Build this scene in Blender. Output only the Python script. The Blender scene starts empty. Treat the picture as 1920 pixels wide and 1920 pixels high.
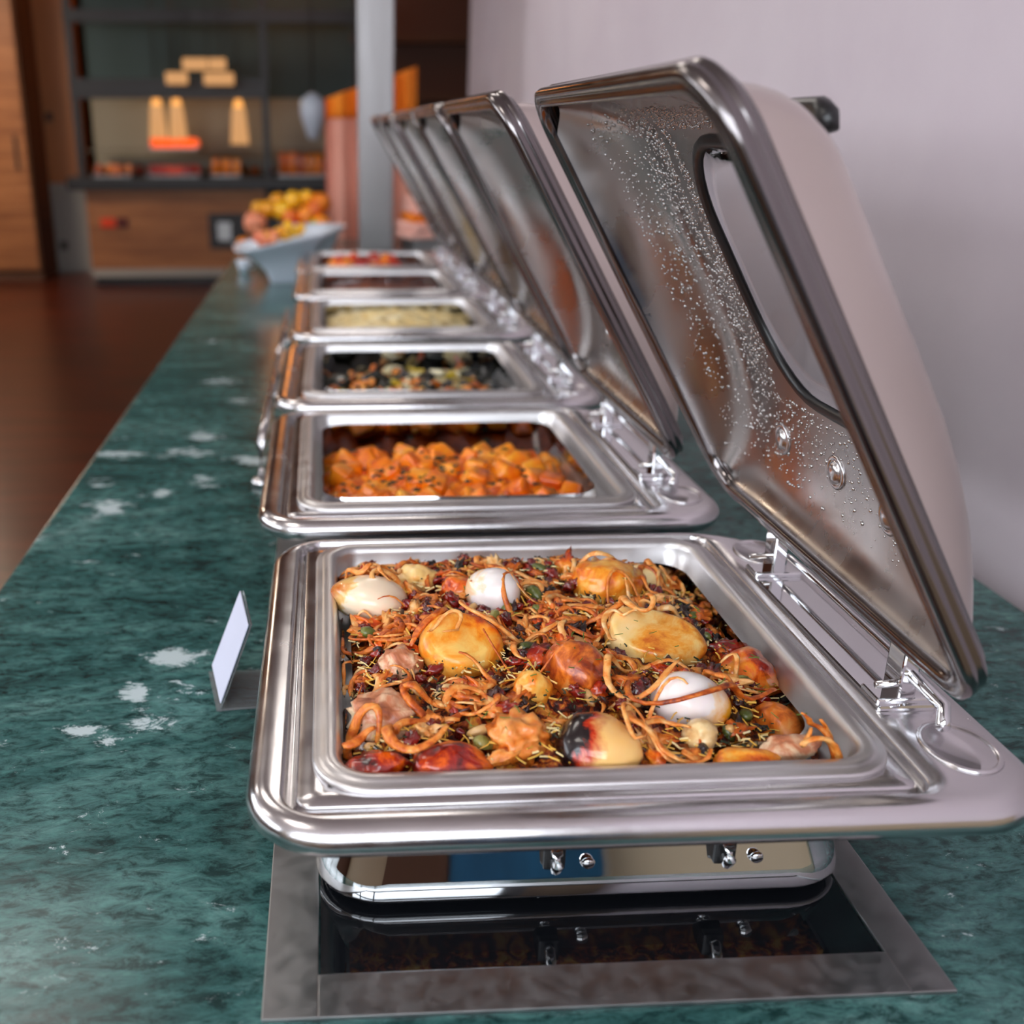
import bpy, bmesh, math, random
from mathutils import Vector, Matrix, noise
R = random.Random(7)
SC = bpy.context.scene
COL = SC.collection
# ---------------------------------------------------------------- camera
F, PX, PY, CZ = 1950.0, 720.0, 960.0, 0.46
pitch = math.atan(720 / F); yaw = math.atan(110 * math.cos(pitch) / F)
cd = bpy.data.cameras.new('camera'); cam = bpy.data.objects.new('camera', cd); COL.objects.link(cam)
cam.location = (0, 0, CZ); cam.rotation_euler = (math.pi / 2 - pitch, 0, -yaw)
cd.sensor_width = 36; cd.lens = 36 * F / 1920; cd.shift_x = (960 - PX) / 1920; cd.clip_start = .02
cd.dof.use_dof = True; cd.dof.focus_distance = .74; cd.dof.aperture_fstop = 4.4; cd.dof.aperture_blades = 8
SC.camera = cam
# ---------------------------------------------------------------- world, exposure
W = bpy.data.worlds.new('world'); SC.world = W; W.use_nodes = True
W.node_tree.nodes['Background'].inputs[0].default_value = (.55, .62, .75, 1)
W.node_tree.nodes['Background'].inputs[1].default_value = .3
SC.view_settings.view_transform = 'Standard'; SC.view_settings.look = 'None'
SC.view_settings.exposure = 0.13; SC.view_settings.gamma = 1; SC.view_settings.use_curve_mapping = False
SC.cycles.use_denoising = True
SC.cycles.max_bounces = 8; SC.cycles.glossy_bounces = 5; SC.cycles.transmission_bounces = 6
SC.cycles.caustics_reflective = False; SC.cycles.caustics_refractive = False
SC.cycles.sample_clamp_indirect = 6
def area_light(name, loc, rot, sx, sy, power, col):
    l = bpy.data.lights.new(name, 'AREA'); l.shape = 'RECTANGLE'; l.size = sx; l.size_y = sy; l.energy = power; l.color = col
    o = bpy.data.objects.new(name, l); o.location = loc; o.rotation_euler = rot; COL.objects.link(o); return o
WIN_BACK, WIN_LEFT, FILL_CEIL = 7.5, 6.0, 7.0     # strengths of the daylit windows and the added ceiling panels
# ---------------------------------------------------------------- helpers
def srgb(r, g, b):
    f = lambda c: (c / 255 / 12.92) if c / 255 <= .04045 else ((c / 255 + .055) / 1.055) ** 2.4
    return (f(r), f(g), f(b), 1)
def tag(o, label=None, cat=None, group=None, kind=None):
    if label: o['label'] = label
    if cat: o['category'] = cat
    if group: o['group'] = group
    if kind: o['kind'] = kind
    return o
def empty(name, loc=(0, 0, 0), rz=0, label=None, cat=None, group=None):
    o = bpy.data.objects.new(name, None); COL.objects.link(o); o.location = loc; o.rotation_euler = (0, 0, rz)
    o.empty_display_size = .05
    return tag(o, label, cat, group)
def mesh(name, V, Fc, m=None, parent=None, smooth=True, loc=None):
    me = bpy.data.meshes.new(name); me.from_pydata([tuple(v) for v in V], [], Fc)
    if m: me.materials.append(m)
    if smooth: me.polygons.foreach_set('use_smooth', [True] * len(me.polygons))
    me.update()
    o = bpy.data.objects.new(name, me); COL.objects.link(o)
    if parent: o.parent = parent
    if loc: o.location = loc
    return o
def fixn(o):
    bm = bmesh.new(); bm.from_mesh(o.data); bmesh.ops.recalc_face_normals(bm, faces=bm.faces); bm.to_mesh(o.data); bm.free(); return o
def rrect(x0, x1, y0, y1, r, n=8):
    if not isinstance(r, (list, tuple)): r = [r] * 4
    P = []
    for (cx, cy, a0, rr) in ((x1 - r[0], y0 + r[0], -90, r[0]), (x1 - r[1], y1 - r[1], 0, r[1]), (x0 + r[2], y1 - r[2], 90, r[2]), (x0 + r[3], y0 + r[3], 180, r[3])):
        for i in range(n + 1):
            a = math.radians(a0 + 90 * i / n); P.append((cx + rr * math.cos(a), cy + rr * math.sin(a)))
    # extra points on the long straights keep mirror-like surfaces smooth
    return P
def loft(loops, cap0=False, cap1=False, close=True):
    n = len(loops[0]); V = [p for l in loops for p in l]; Fc = []
    for k in range(len(loops) - 1):
        for i in range(n if close else n - 1):
            j = (i + 1) % n; a = k * n
            Fc.append((a + i, a + j, a + n + j, a + n + i))
    if cap0: Fc.append(tuple(range(n))[::-1])
    if cap1: Fc.append(tuple(range((len(loops) - 1) * n, len(loops) * n)))
    return V, Fc
def rings(prof, rect, n=8):
    """prof: list of (outset, z); rect=(x0,x1,y0,y1,radii)"""
    x0, x1, y0, y1, r = rect
    if not isinstance(r, (list, tuple)): r = [r] * 4
    L = []
    for (d, z) in prof:
        L.append([(x, y, z) for x, y in rrect(x0 - d, x1 + d, y0 - d, y1 + d, [max(q + d, .0008) for q in r], n)])
    return L
def bevel_box(bm, x0, x1, y0, y1, z0, z1, b=0.0, seg=2):
    r = bmesh.ops.create_cube(bm, size=1)
    for v in r['verts']:
        v.co = Vector(((x0 + x1) / 2 + v.co.x * (x1 - x0), (y0 + y1) / 2 + v.co.y * (y1 - y0), (z0 + z1) / 2 + v.co.z * (z1 - z0)))
    if b > 0:
        es = {e for v in r['verts'] for e in v.link_edges}
        bmesh.ops.bevel(bm, geom=list(es), offset=b, segments=seg, affect='EDGES', profile=.6)
def box(name, x0, x1, y0, y1, z0, z1, m, parent=None, b=0.0, seg=2, smooth=False):
    bm = bmesh.new(); bevel_box(bm, x0, x1, y0, y1, z0, z1, b, seg)
    me = bpy.data.meshes.new(name); bm.to_mesh(me); bm.free(); me.materials.append(m)
    o = bpy.data.objects.new(name, me); COL.objects.link(o)
    if parent: o.parent = parent
    return o
def boxes(name, lst, m, parent=None, b=0.0):
    bm = bmesh.new()
    for t in lst: bevel_box(bm, *t, b)
    me = bpy.data.meshes.new(name); bm.to_mesh(me); bm.free(); me.materials.append(m)
    o = bpy.data.objects.new(name, me); COL.objects.link(o)
    if parent: o.parent = parent
    return o
def tube_geo(P, ra, rb=None, sides=8, taper=False, up=Vector((0, 0, 1)), closed=False, cap=True):
    P = [Vector(p) for p in P]; n = len(P); V = []; Fc = []
    for i, p in enumerate(P):
        if closed: t = P[(i + 1) % n] - P[i - 1]
        else: t = P[min(i + 1, n - 1)] - P[max(i - 1, 0)]
        t.normalize(); s = t.cross(up)
        if s.length < 1e-4: s = t.cross(Vector((0, 1, 0)))
        s.normalize(); q = s.cross(t)
        k = 1.0
        if taper: k = .25 + .75 * math.sin(math.pi * min(max((i + .35) / (n - .3), 0), 1)) ** .5
        a = (ra(i / (n - 1)) if callable(ra) else ra) * k; b = (a if rb is None else rb * k)
        for j in range(sides):
            w = 2 * math.pi * j / sides; V.append(p + s * a * math.cos(w) + q * b * math.sin(w))
    for i in range(n if closed else n - 1):
        for j in range(sides):
            i2 = (i + 1) % n; j2 = (j + 1) % sides
            Fc.append((i * sides + j, i * sides + j2, i2 * sides + j2, i2 * sides + j))
    if cap and not closed:
        Fc.append(tuple(range(sides))[::-1]); Fc.append(tuple(range((n - 1) * sides, n * sides)))
    return V, Fc
def tube(name, P, ra, m, parent=None, **k):
    V, Fc = tube_geo(P, ra, **k); return mesh(name, V, Fc, m, parent)
def join_geo(L):
    V = []; Fc = []
    for v, f in L:
        o = len(V); V += v; Fc += [tuple(i + o for i in q) for q in f]
    return V, Fc
def lathe_geo(prof, n=24, cx=0, cy=0, sx=1, sy=1):
    L = [[(cx + r * sx * math.cos(2 * math.pi * i / n), cy + r * sy * math.sin(2 * math.pi * i / n), z) for i in range(n)] for r, z in prof]
    return loft(L, cap0=prof[0][0] > 1e-5, cap1=prof[-1][0] > 1e-5)
# ---------------------------------------------------------------- materials
def mat(name):
    m = bpy.data.materials.new(name); m.use_nodes = True; nt = m.node_tree; return m, nt, nt.nodes['Principled BSDF']
def N(nt, t, **k):
    n = nt.nodes.new(t)
    for a, v in k.items(): setattr(n, a, v)
    return n
def noise_n(nt, scale, detail=4, rough=.6, dist=0, coord='Object', vec_scale=None):
    tc = N(nt, 'ShaderNodeTexCoord'); nz = N(nt, 'ShaderNodeTexNoise')
    nz.inputs['Scale'].default_value = scale; nz.inputs['Detail'].default_value = detail
    nz.inputs['Roughness'].default_value = rough; nz.inputs['Distortion'].default_value = dist
    if vec_scale:
        mp = N(nt, 'ShaderNodeMapping'); mp.inputs['Scale'].default_value = vec_scale
        nt.links.new(tc.outputs[coord], mp.inputs[0]); nt.links.new(mp.outputs[0], nz.inputs['Vector'])
    else: nt.links.new(tc.outputs[coord], nz.inputs['Vector'])
    return nz
def ramp(nt, src, stops, interp='LINEAR'):
    r = N(nt, 'ShaderNodeValToRGB'); e = r.color_ramp.elements; r.color_ramp.interpolation = interp
    while len(e) < len(stops): e.new(.5)
    for i, (p, c) in enumerate(stops): e[i].position = p; e[i].color = c if len(c) == 4 else (*c, 1)
    nt.links.new(src, r.inputs[0]); return r
def bump(nt, b, src, s, d=.002):
    n = N(nt, 'ShaderNodeBump'); n.inputs['Strength'].default_value = s; n.inputs['Distance'].default_value = d
    nt.links.new(src, n.inputs['Height']); nt.links.new(n.outputs[0], b.inputs['Normal'])
def plain(name, col, rough=.5, metal=0, spec=.5, bmp=None, coat=0):
    m, nt, b = mat(name); b.inputs['Base Color'].default_value = col; b.inputs['Roughness'].default_value = rough
    b.inputs['Metallic'].default_value = metal; b.inputs['Specular IOR Level'].default_value = spec
    b.inputs['Coat Weight'].default_value = coat
    if bmp: bump(nt, b, noise_n(nt, bmp[0]).outputs[0], bmp[1], bmp[2])
    return m
def mottled(name, stops, scale, rough=.4, detail=5, dist=.3, bmp=None, coat=0, vec_scale=None, sss=0, rand=False):
    m, nt, b = mat(name); nz = noise_n(nt, scale, detail, .62, dist, vec_scale=vec_scale)
    src = nz.outputs[0]
    if rand:
        oi = N(nt, 'ShaderNodeObjectInfo'); ma = N(nt, 'ShaderNodeMath', operation='MULTIPLY_ADD')
        ma.inputs[1].default_value = rand; nt.links.new(oi.outputs['Random'], ma.inputs[0]); 
        mb = N(nt, 'ShaderNodeMath', operation='SUBTRACT'); mb.inputs[1].default_value = rand / 2
        nt.links.new(nz.outputs[0], ma.inputs[2]); nt.links.new(ma.outputs[0], mb.inputs[0]); src = mb.outputs[0]
        nz.noise_dimensions = '4D'; mw = N(nt, 'ShaderNodeMath', operation='MULTIPLY'); mw.inputs[1].default_value = 40
        nt.links.new(oi.outputs['Random'], mw.inputs[0]); nt.links.new(mw.outputs[0], nz.inputs['W'])
    r = ramp(nt, src, stops); nt.links.new(r.outputs[0], b.inputs['Base Color'])
    b.inputs['Roughness'].default_value = rough; b.inputs['Coat Weight'].default_value = coat; b.inputs['Coat Roughness'].default_value = .15
    if sss: b.inputs['Subsurface Weight'].default_value = sss; b.inputs['Subsurface Scale'].default_value = .004
    if bmp: bump(nt, b, nz.outputs[0] if len(bmp) == 2 else noise_n(nt, bmp[2]).outputs[0], bmp[0], bmp[1])
    return m
def emit(name, col, s):
    m, nt, b = mat(name); b.inputs['Base Color'].default_value = (0, 0, 0, 1)
    b.inputs['Emission Color'].default_value = col; b.inputs['Emission Strength'].default_value = s; return m
def steel(name, col, r0, r1, scale=30, stretch=(1, 1, 1), bs=.02, detail=5):
    m, nt, b = mat(name); nz = noise_n(nt, scale, detail, .6, .2, vec_scale=stretch)
    mr = N(nt, 'ShaderNodeMapRange'); mr.inputs['From Min'].default_value = .35; mr.inputs['From Max'].default_value = .7
    mr.inputs['To Min'].default_value = r0; mr.inputs['To Max'].default_value = r1
    nt.links.new(nz.outputs[0], mr.inputs[0]); nt.links.new(mr.outputs[0], b.inputs['Roughness'])
    b.inputs['Base Color'].default_value = col; b.inputs['Metallic'].default_value = 1
    if bs: bump(nt, b, nz.outputs[0], bs, .001)
    return m
M = {}
M['steel'] = steel('polished_steel', (.66, .64, .65, 1), .17, .28, 25, bs=0)
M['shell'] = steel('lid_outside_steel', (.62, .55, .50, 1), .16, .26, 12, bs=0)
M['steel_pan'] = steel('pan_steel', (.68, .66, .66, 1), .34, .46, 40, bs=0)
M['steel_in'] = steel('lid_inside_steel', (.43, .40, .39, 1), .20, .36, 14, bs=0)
M['chrome'] = steel('mirror_steel', (.70, .70, .71, 1), .03, .09, 20, bs=.0)
M['body'] = steel('body_steel', (.62, .64, .66, 1), .02, .05, 8, bs=.0)
M['brushed'] = steel('brushed_steel', (.27, .26, .26, 1), .34, .46, 60, (1, 1, .03), .02)
M['trim'] = steel('dull_steel', (.42, .42, .42, 1), .32, .5, 80, bs=.05)
M['flange'] = steel('darkened_flange_steel', (.21, .19, .19, 1), .14, .26, 14, bs=0)  # darker than the other steel: dark reflections put into the colour
M['black'] = plain('black_rubber', (.008, .008, .009, 1), .35)
M['hob'] = plain('black_glass', (.006, .007, .009, 1), .06, coat=1)
m, nt, b = mat('window_glass'); b.inputs['Transmission Weight'].default_value = 1; b.inputs['Roughness'].default_value = .02
b.inputs['IOR'].default_value = 1.12; b.inputs['Base Color'].default_value = (.93, .95, .97, 1); M['glass'] = m
m, nt, b = mat('water_beads_on_steel'); b.inputs['Metallic'].default_value = .9; b.inputs['Roughness'].default_value = .06; b.inputs['Base Color'].default_value = (.5, .48, .47, 1); M['water'] = m
m, nt, b = mat('clear_acrylic'); b.inputs['Transmission Weight'].default_value = .85; b.inputs['Roughness'].default_value = .06
b.inputs['IOR'].default_value = 1.2; b.inputs['Base Color'].default_value = (.9, .95, .97, 1); M['acrylic'] = m
# green marble
def at(px, py, z):
    cfw = Vector((math.sin(yaw) * math.cos(pitch), math.cos(yaw) * math.cos(pitch), -math.sin(pitch))); crt = Vector((math.cos(yaw), -math.sin(yaw), 0)); cup = crt.cross(cfw)
    v = cfw + crt * ((px - PX) / F) - cup * ((py - PY) / F); t = (z - CZ) / v.z; return Vector((0, 0, CZ)) + v * t
m, nt, b = mat('green_marble')
n1 = noise_n(nt, 5, 12, .72, 1.2, vec_scale=(.8, 1.6, 1)); r1 = ramp(nt, n1.outputs[0], [(.30, srgb(24, 46, 46)), (.46, srgb(52, 92, 90)), (.58, srgb(76, 116, 113)), (.72, srgb(110, 144, 141))])
n4 = noise_n(nt, 75, 10, .78, .5, vec_scale=(.6, 1.3, 1)); r4 = ramp(nt, n4.outputs[0], [(.40, (.16, .22, .22, 1)), (.50, (.9, .9, .9, 1)), (.64, (1.5, 1.5, 1.45, 1))])
mx0 = N(nt, 'ShaderNodeMix', data_type='RGBA', blend_type='MULTIPLY'); mx0.inputs[0].default_value = .9
nt.links.new(r1.outputs[0], mx0.inputs[6]); nt.links.new(r4.outputs[0], mx0.inputs[7])
n2 = noise_n(nt, 5.5, 14, .74, .5, vec_scale=(.8, 1.5, 1)); n5 = noise_n(nt, 38, 12, .82, .6, vec_scale=(.8, 1.5, 1))
# pale calcite flecks: each has its own place in the slab
PATCH = [(325, 1232, 80, 20, 1.), (250, 1305, 42, 30, .8), (150, 1372, 45, 22, 1), (205, 1388, 40, 18, .8), (270, 1350, 70, 26, .62), (350, 1300, 60, 20, .55), (200, 952, 58, 22, 1), (225, 850, 62, 12, .8), (350, 848, 80, 14, .8), (385, 900, 40, 18, .8), (475, 862, 62, 12, 1), (295, 925, 40, 12, .9), (405, 715, 50, 14, .75), (390, 818, 50, 10, .85), (165, 1055, 40, 8, .75), (440, 1400, 60, 10, .5), (395, 1160, 40, 12, .6), (455, 750, 40, 9, .7), (190, 905, 40, 10, .8), (400, 640, 50, 8, .5)]
geo = N(nt, 'ShaderNodeNewGeometry'); prev = None
for (px, py, hw, hh, k) in PATCH:
    c = at(px, py, 0); ax = (at(px + hw, py, 0) - c).length; ay = (at(px, py - hh, 0) - c).length
    sb = N(nt, 'ShaderNodeVectorMath', operation='SUBTRACT'); sb.inputs[1].default_value = c; nt.links.new(geo.outputs['Position'], sb.inputs[0])
    ml = N(nt, 'ShaderNodeVectorMath', operation='MULTIPLY'); ml.inputs[1].default_value = (1 / ax, 1 / ay, 0); nt.links.new(sb.outputs[0], ml.inputs[0])
    ln = N(nt, 'ShaderNodeVectorMath', operation='LENGTH'); nt.links.new(ml.outputs[0], ln.inputs[0])
    ma = N(nt, 'ShaderNodeMath', operation='MULTIPLY_ADD'); ma.inputs[1].default_value = -k * .26; ma.inputs[2].default_value = k * .30; nt.links.new(ln.outputs['Value'], ma.inputs[0])
    if prev is None: prev = ma
    else:
        mm = N(nt, 'ShaderNodeMath', operation='MAXIMUM'); nt.links.new(prev.outputs[0], mm.inputs[0]); nt.links.new(ma.outputs[0], mm.inputs[1]); prev = mm
mc = N(nt, 'ShaderNodeMath', operation='MAXIMUM'); mc.inputs[1].default_value = 0; nt.links.new(prev.outputs[0], mc.inputs[0])
av = N(nt, 'ShaderNodeMath', operation='MULTIPLY_ADD'); av.inputs[1].default_value = 2.5; av0 = N(nt, 'ShaderNodeMath', operation='SUBTRACT'); av0.inputs[1].default_value = .5; nt.links.new(n5.outputs[0], av0.inputs[0]); nt.links.new(av0.outputs[0], av.inputs[0]); av1 = N(nt, 'ShaderNodeMath', operation='ADD'); av1.inputs[1].default_value = .5; nt.links.new(n2.outputs[0], av1.inputs[0]); nt.links.new(av1.outputs[0], av.inputs[2])
ad = N(nt, 'ShaderNodeMath', operation='MULTIPLY_ADD'); ad.inputs[1].default_value = .5; nt.links.new(av.outputs[0], ad.inputs[0]); nt.links.new(mc.outputs[0], ad.inputs[2])
r2 = ramp(nt, ad.outputs[0], [(.655, (0, 0, 0, 1)), (.70, (1, 1, 1, 1))])
mx = N(nt, 'ShaderNodeMix', data_type='RGBA'); nt.links.new(r2.outputs[0], mx.inputs[0]); nt.links.new(mx0.outputs[2], mx.inputs[6]); mx.inputs[7].default_value = srgb(190, 206, 208)
nt.links.new(mx.outputs[2], b.inputs['Base Color']); b.inputs['Roughness'].default_value = .16; b.inputs['Specular IOR Level'].default_value = .3
bump(nt, b, n4.outputs[0], .12, .001); M['marble'] = m
# wood floor
m, nt, b = mat('dark_wood_floor'); nz = noise_n(nt, 3, 8, .6, .4, vec_scale=(.4, 6, 1))
r = ramp(nt, nz.outputs[0], [(.3, srgb(34, 12, 6)), (.5, srgb(70, 26, 12)), (.7, srgb(104, 40, 18))]); nt.links.new(r.outputs[0], b.inputs['Base Color']); b.inputs['Roughness'].default_value = .3; M['floor'] = m
m, nt, b = mat('oak_panel'); nz = noise_n(nt, 2.2, 8, .6, .5, vec_scale=(.5, 1, 7))
r = ramp(nt, nz.outputs[0], [(.3, srgb(128, 78, 44)), (.55, srgb(166, 108, 64)), (.75, srgb(188, 130, 82))]); nt.links.new(r.outputs[0], b.inputs['Base Color']); b.inputs['Roughness'].default_value = .5; M['oak'] = m
M['wall'] = mottled('mauve_plaster', [(.3, srgb(204, 190, 198)), (.7, srgb(214, 202, 208))], 2, .85)
M['ceil'] = plain('ceiling_paint', srgb(196, 184, 180), .9)
M['darkwall'] = plain('dark_wall', srgb(46, 44, 42), .9)
M['leftwall'] = plain('brown_wall', srgb(96, 66, 50), .9)
M['frameblk'] = plain('black_metal', (.012, .010, .010, 1), .4)
M['wdn'] = plain('orange_wood', srgb(190, 120, 66), .5, bmp=(12, .1, .01))
M['greypaint'] = plain('grey_paint', srgb(168, 166, 160), .6)
M['blue'] = mottled('blue_paint', [(.3, srgb(30, 84, 120)), (.7, srgb(40, 120, 170))], 6, .6)
M['beige'] = plain('beige_paint', srgb(170, 150, 122), .7)
M['ceramic'] = plain('white_ceramic', srgb(214, 224, 236), .2)
M['paper'] = plain('white_card', srgb(214, 216, 236), .6)
M['darkbowl'] = plain('dark_wicker', srgb(38, 26, 20), .6, bmp=(90, .6, .004))
M['day'] = emit('daylight_pane', (.86, .92, 1, 1), WIN_BACK)
M['day2'] = emit('daylight_pane_side', (.9, .94, 1, 1), WIN_LEFT)
M['mull'] = plain('window_frame_white', srgb(120, 120, 120), .6)
# food
M['onion'] = mottled('fried_onion', [(.22, srgb(110, 30, 6)), (.36, srgb(196, 88, 20)), (.50, srgb(232, 136, 50)), (.64, srgb(244, 180, 104)), (.8, srgb(250, 214, 160))], 110, .42, detail=7, rand=.30, coat=.15, bmp=(.5, .0012), dist=.8)
M['pot_gold'] = mottled('golden_potato', [(.32, srgb(140, 24, 4)), (.42, srgb(226, 96, 10)), (.52, srgb(248, 156, 40)), (.68, srgb(252, 206, 110))], 42, .36, detail=9, dist=.5, coat=.3, bmp=(.4, .0015), rand=.10)
M['pot_pale'] = mottled('pale_potato', [(.30, srgb(206, 90, 16)), (.40, srgb(244, 160, 50)), (.50, srgb(250, 206, 124)), (.8, srgb(252, 232, 184))], 34, .36, detail=9, dist=.5, coat=.3, bmp=(.3, .0015), rand=.08)
M['pot_brown'] = mottled('brown_potato', [(.30, srgb(70, 14, 8)), (.42, srgb(160, 60, 16)), (.54, srgb(226, 120, 36)), (.7, srgb(240, 170, 92))], 50, .34, detail=9, dist=.6, coat=.4, bmp=(.5, .002), rand=.15)
M['pot_red'] = mottled('red_meat', [(.34, srgb(40, 6, 8)), (.45, srgb(160, 30, 8)), (.54, srgb(232, 96, 14)), (.68, srgb(246, 160, 50))], 42, .28, dist=.6, coat=.6, bmp=(.3, .002), rand=.15)
def two_tone(name, a, bcol, c, off, scale=35, axis=0, k=55.):
    m, nt, b = mat(name); tc = N(nt, 'ShaderNodeTexCoord'); sx = N(nt, 'ShaderNodeSeparateXYZ'); nt.links.new(tc.outputs['Object'], sx.inputs[0])
    nz = noise_n(nt, scale, 5, .6, .4)
    ma = N(nt, 'ShaderNodeMath', operation='MULTIPLY_ADD'); ma.inputs[1].default_value = k * .3; nt.links.new(sx.outputs[axis], ma.inputs[0]); nt.links.new(nz.outputs[0], ma.inputs[2])
    r = ramp(nt, ma.outputs[0], [(off, a), (off + .06, bcol), (off + .30, c)]); nt.links.new(r.outputs[0], b.inputs['Base Color'])
    b.inputs['Roughness'].default_value = .25; b.inputs['Coat Weight'].default_value = .4; b.inputs['Subsurface Weight'].default_value = .1; b.inputs['Subsurface Scale'].default_value = .004
    return m
M['egg'] = two_tone('boiled_egg', srgb(246, 236, 232), srgb(250, 222, 190), srgb(246, 170, 40), .62)
M['eggpale'] = two_tone('browned_egg', srgb(250, 226, 196), srgb(246, 196, 120), srgb(208, 104, 20), .60)
M['charpot'] = two_tone('charred_potato', srgb(24, 12, 14), srgb(190, 46, 10), srgb(248, 196, 118), .30, k=60)
M['meat'] = mottled('white_meat', [(.3, srgb(140, 60, 36)), (.46, srgb(206, 130, 90)), (.6, srgb(240, 214, 176)), (.8, srgb(246, 230, 210))], 30, .4, dist=.8, bmp=(.4, .002), coat=.3)
M['raisin'] = mottled('raisin', [(.3, srgb(44, 6, 5)), (.55, srgb(120, 18, 12)), (.8, srgb(170, 44, 22))], 120, .25, coat=.7, bmp=(.6, .001), rand=.3)
M['char'] = mottled('charred_onion', [(.3, srgb(10, 6, 6)), (.6, srgb(46, 14, 10)), (.8, srgb(96, 36, 16))], 100, .4, bmp=(.6, .001), coat=.3, rand=.3)
M['green'] = mottled('green_nut', [(.3, srgb(50, 60, 20)), (.55, srgb(112, 118, 50)), (.8, srgb(190, 170, 100))], 60, .35, coat=.3, rand=.4)
M['nut'] = mottled('pale_nut', [(.3, srgb(200, 140, 70)), (.6, srgb(236, 200, 140)), (.8, srgb(246, 224, 180))], 60, .35, coat=.3, rand=.3)
M['noodle'] = plain('yellow_rice_noodle', srgb(226, 176, 70), .4, coat=.3)
M['noodle2'] = plain('pale_rice_noodle', srgb(236, 212, 150), .4, coat=.3)
M['herb'] = plain('dried_herb', srgb(40, 52, 30), .7)
M['herb2'] = plain('green_herb', srgb(84, 110, 34), .7)
M['bed'] = mottled('spiced_rice_bed', [(.38, srgb(26, 5, 4)), (.47, srgb(100, 22, 8)), (.53, srgb(200, 86, 18)), (.60, srgb(238, 160, 46)), (.72, srgb(248, 210, 120))], 110, .4, detail=9, dist=.8, bmp=(1, .004), coat=.2)
M['cube'] = mottled('orange_cube', [(.26, srgb(190, 66, 4)), (.40, srgb(240, 112, 4)), (.56, srgb(252, 146, 14)), (.76, srgb(254, 190, 70))], 40, .38, coat=.2, bmp=(.3, .002), rand=.22)
M['sauce'] = mottled('orange_sauce', [(.3, srgb(110, 30, 4)), (.7, srgb(200, 84, 10))], 60, .3, coat=.5)
M['veg_o'] = mottled('carrot_strip', [(.3, srgb(190, 84, 16)), (.5, srgb(238, 140, 40)), (.7, srgb(246, 190, 110))], 40, .35, coat=.4, rand=.4)
M['veg_d'] = mottled('dark_greens', [(.3, srgb(14, 14, 10)), (.6, srgb(44, 44, 22)), (.8, srgb(86, 80, 36))], 40, .3, coat=.5, rand=.4)
M['veg_w'] = mottled('courgette_flesh', [(.3, srgb(190, 160, 90)), (.6, srgb(236, 222, 170)), (.8, srgb(244, 240, 214))], 40, .35, coat=.4, rand=.3)
M['veg_y'] = mottled('yellow_pepper', [(.3, srgb(150, 120, 20)), (.7, srgb(214, 184, 50))], 40, .3, coat=.5, rand=.4)
M['rice'] = mottled('yellow_rice', [(.3, srgb(240, 190, 96)), (.5, srgb(250, 226, 160)), (.7, srgb(254, 246, 224))], 60, .5, detail=8)
M['stew'] = mottled('brown_stew', [(.3, srgb(70, 22, 6)), (.6, srgb(140, 62, 22)), (.8, srgb(190, 110, 60))], 40, .35, bmp=(.6, .005), coat=.5)
M['red'] = mottled('red_pepper', [(.3, srgb(170, 20, 4)), (.7, srgb(240, 70, 10))], 30, .3, coat=.5, rand=.5)
M['orangef'] = mottled('orange_fruit', [(.3, srgb(224, 96, 4)), (.7, srgb(255, 150, 10))], 20, .35, coat=.3, rand=.5)
M['yellowf'] = mottled('yellow_fruit', [(.3, srgb(226, 150, 6)), (.7, srgb(255, 200, 30))], 20, .35, coat=.3, rand=.5)
M['pinkf'] = mottled('pink_fruit', [(.3, srgb(214, 110, 80)), (.7, srgb(244, 160, 120))], 20, .4, rand=.4)
M['limef'] = mottled('lime_fruit', [(.3, srgb(130, 140, 10)), (.7, srgb(196, 200, 40))], 20, .4)
M['cloth'] = mottled('pink_cloth', [(.3, srgb(216, 146, 126)), (.7, srgb(240, 180, 160))], 6, .8, vec_scale=(4, 4, .3))
M['clotho'] = mottled('orange_cloth', [(.3, srgb(240, 120, 20)), (.7, srgb(255, 150, 30))], 6, .8)
M['clothp'] = mottled('pale_pink_cloth', [(.3, srgb(240, 176, 160)), (.7, srgb(255, 206, 190))], 6, .8)
# ---------------------------------------------------------------- room shell
def st(o): o['kind'] = 'structure'; return o
ZF, ZC = -.90, 2.0
XL, XR, YB, YF = -4.6, .72, -1.6, 13.0
st(box('floor', XL, 6, YB, YF, ZF - .1, ZF, M['floor']))
st(box('ceiling', XL, 6, YB, 4.6, ZC, ZC + .1, M['ceil']))
M['ceilwood'] = plain('far_ceiling_wood', srgb(150, 84, 48), .7)
st(box('ceiling_far', XL, 6, 4.6, YF, ZC, ZC + .1, M['ceilwood']))
st(box('baseboard_right', XR - .02, XR, YB, .30, ZF, .12, M['beige']))
st(box('wall_right', XR, XR + .15, YB, 5.6, ZF, ZC, M['wall']))
st(box('wall_far', XL, 6, YF, YF + .1, ZF, ZC, M['darkwall']))
st(box('wall_side', 6, 6.1, 5.6, YF, ZF, ZC, M['darkwall']))
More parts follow.
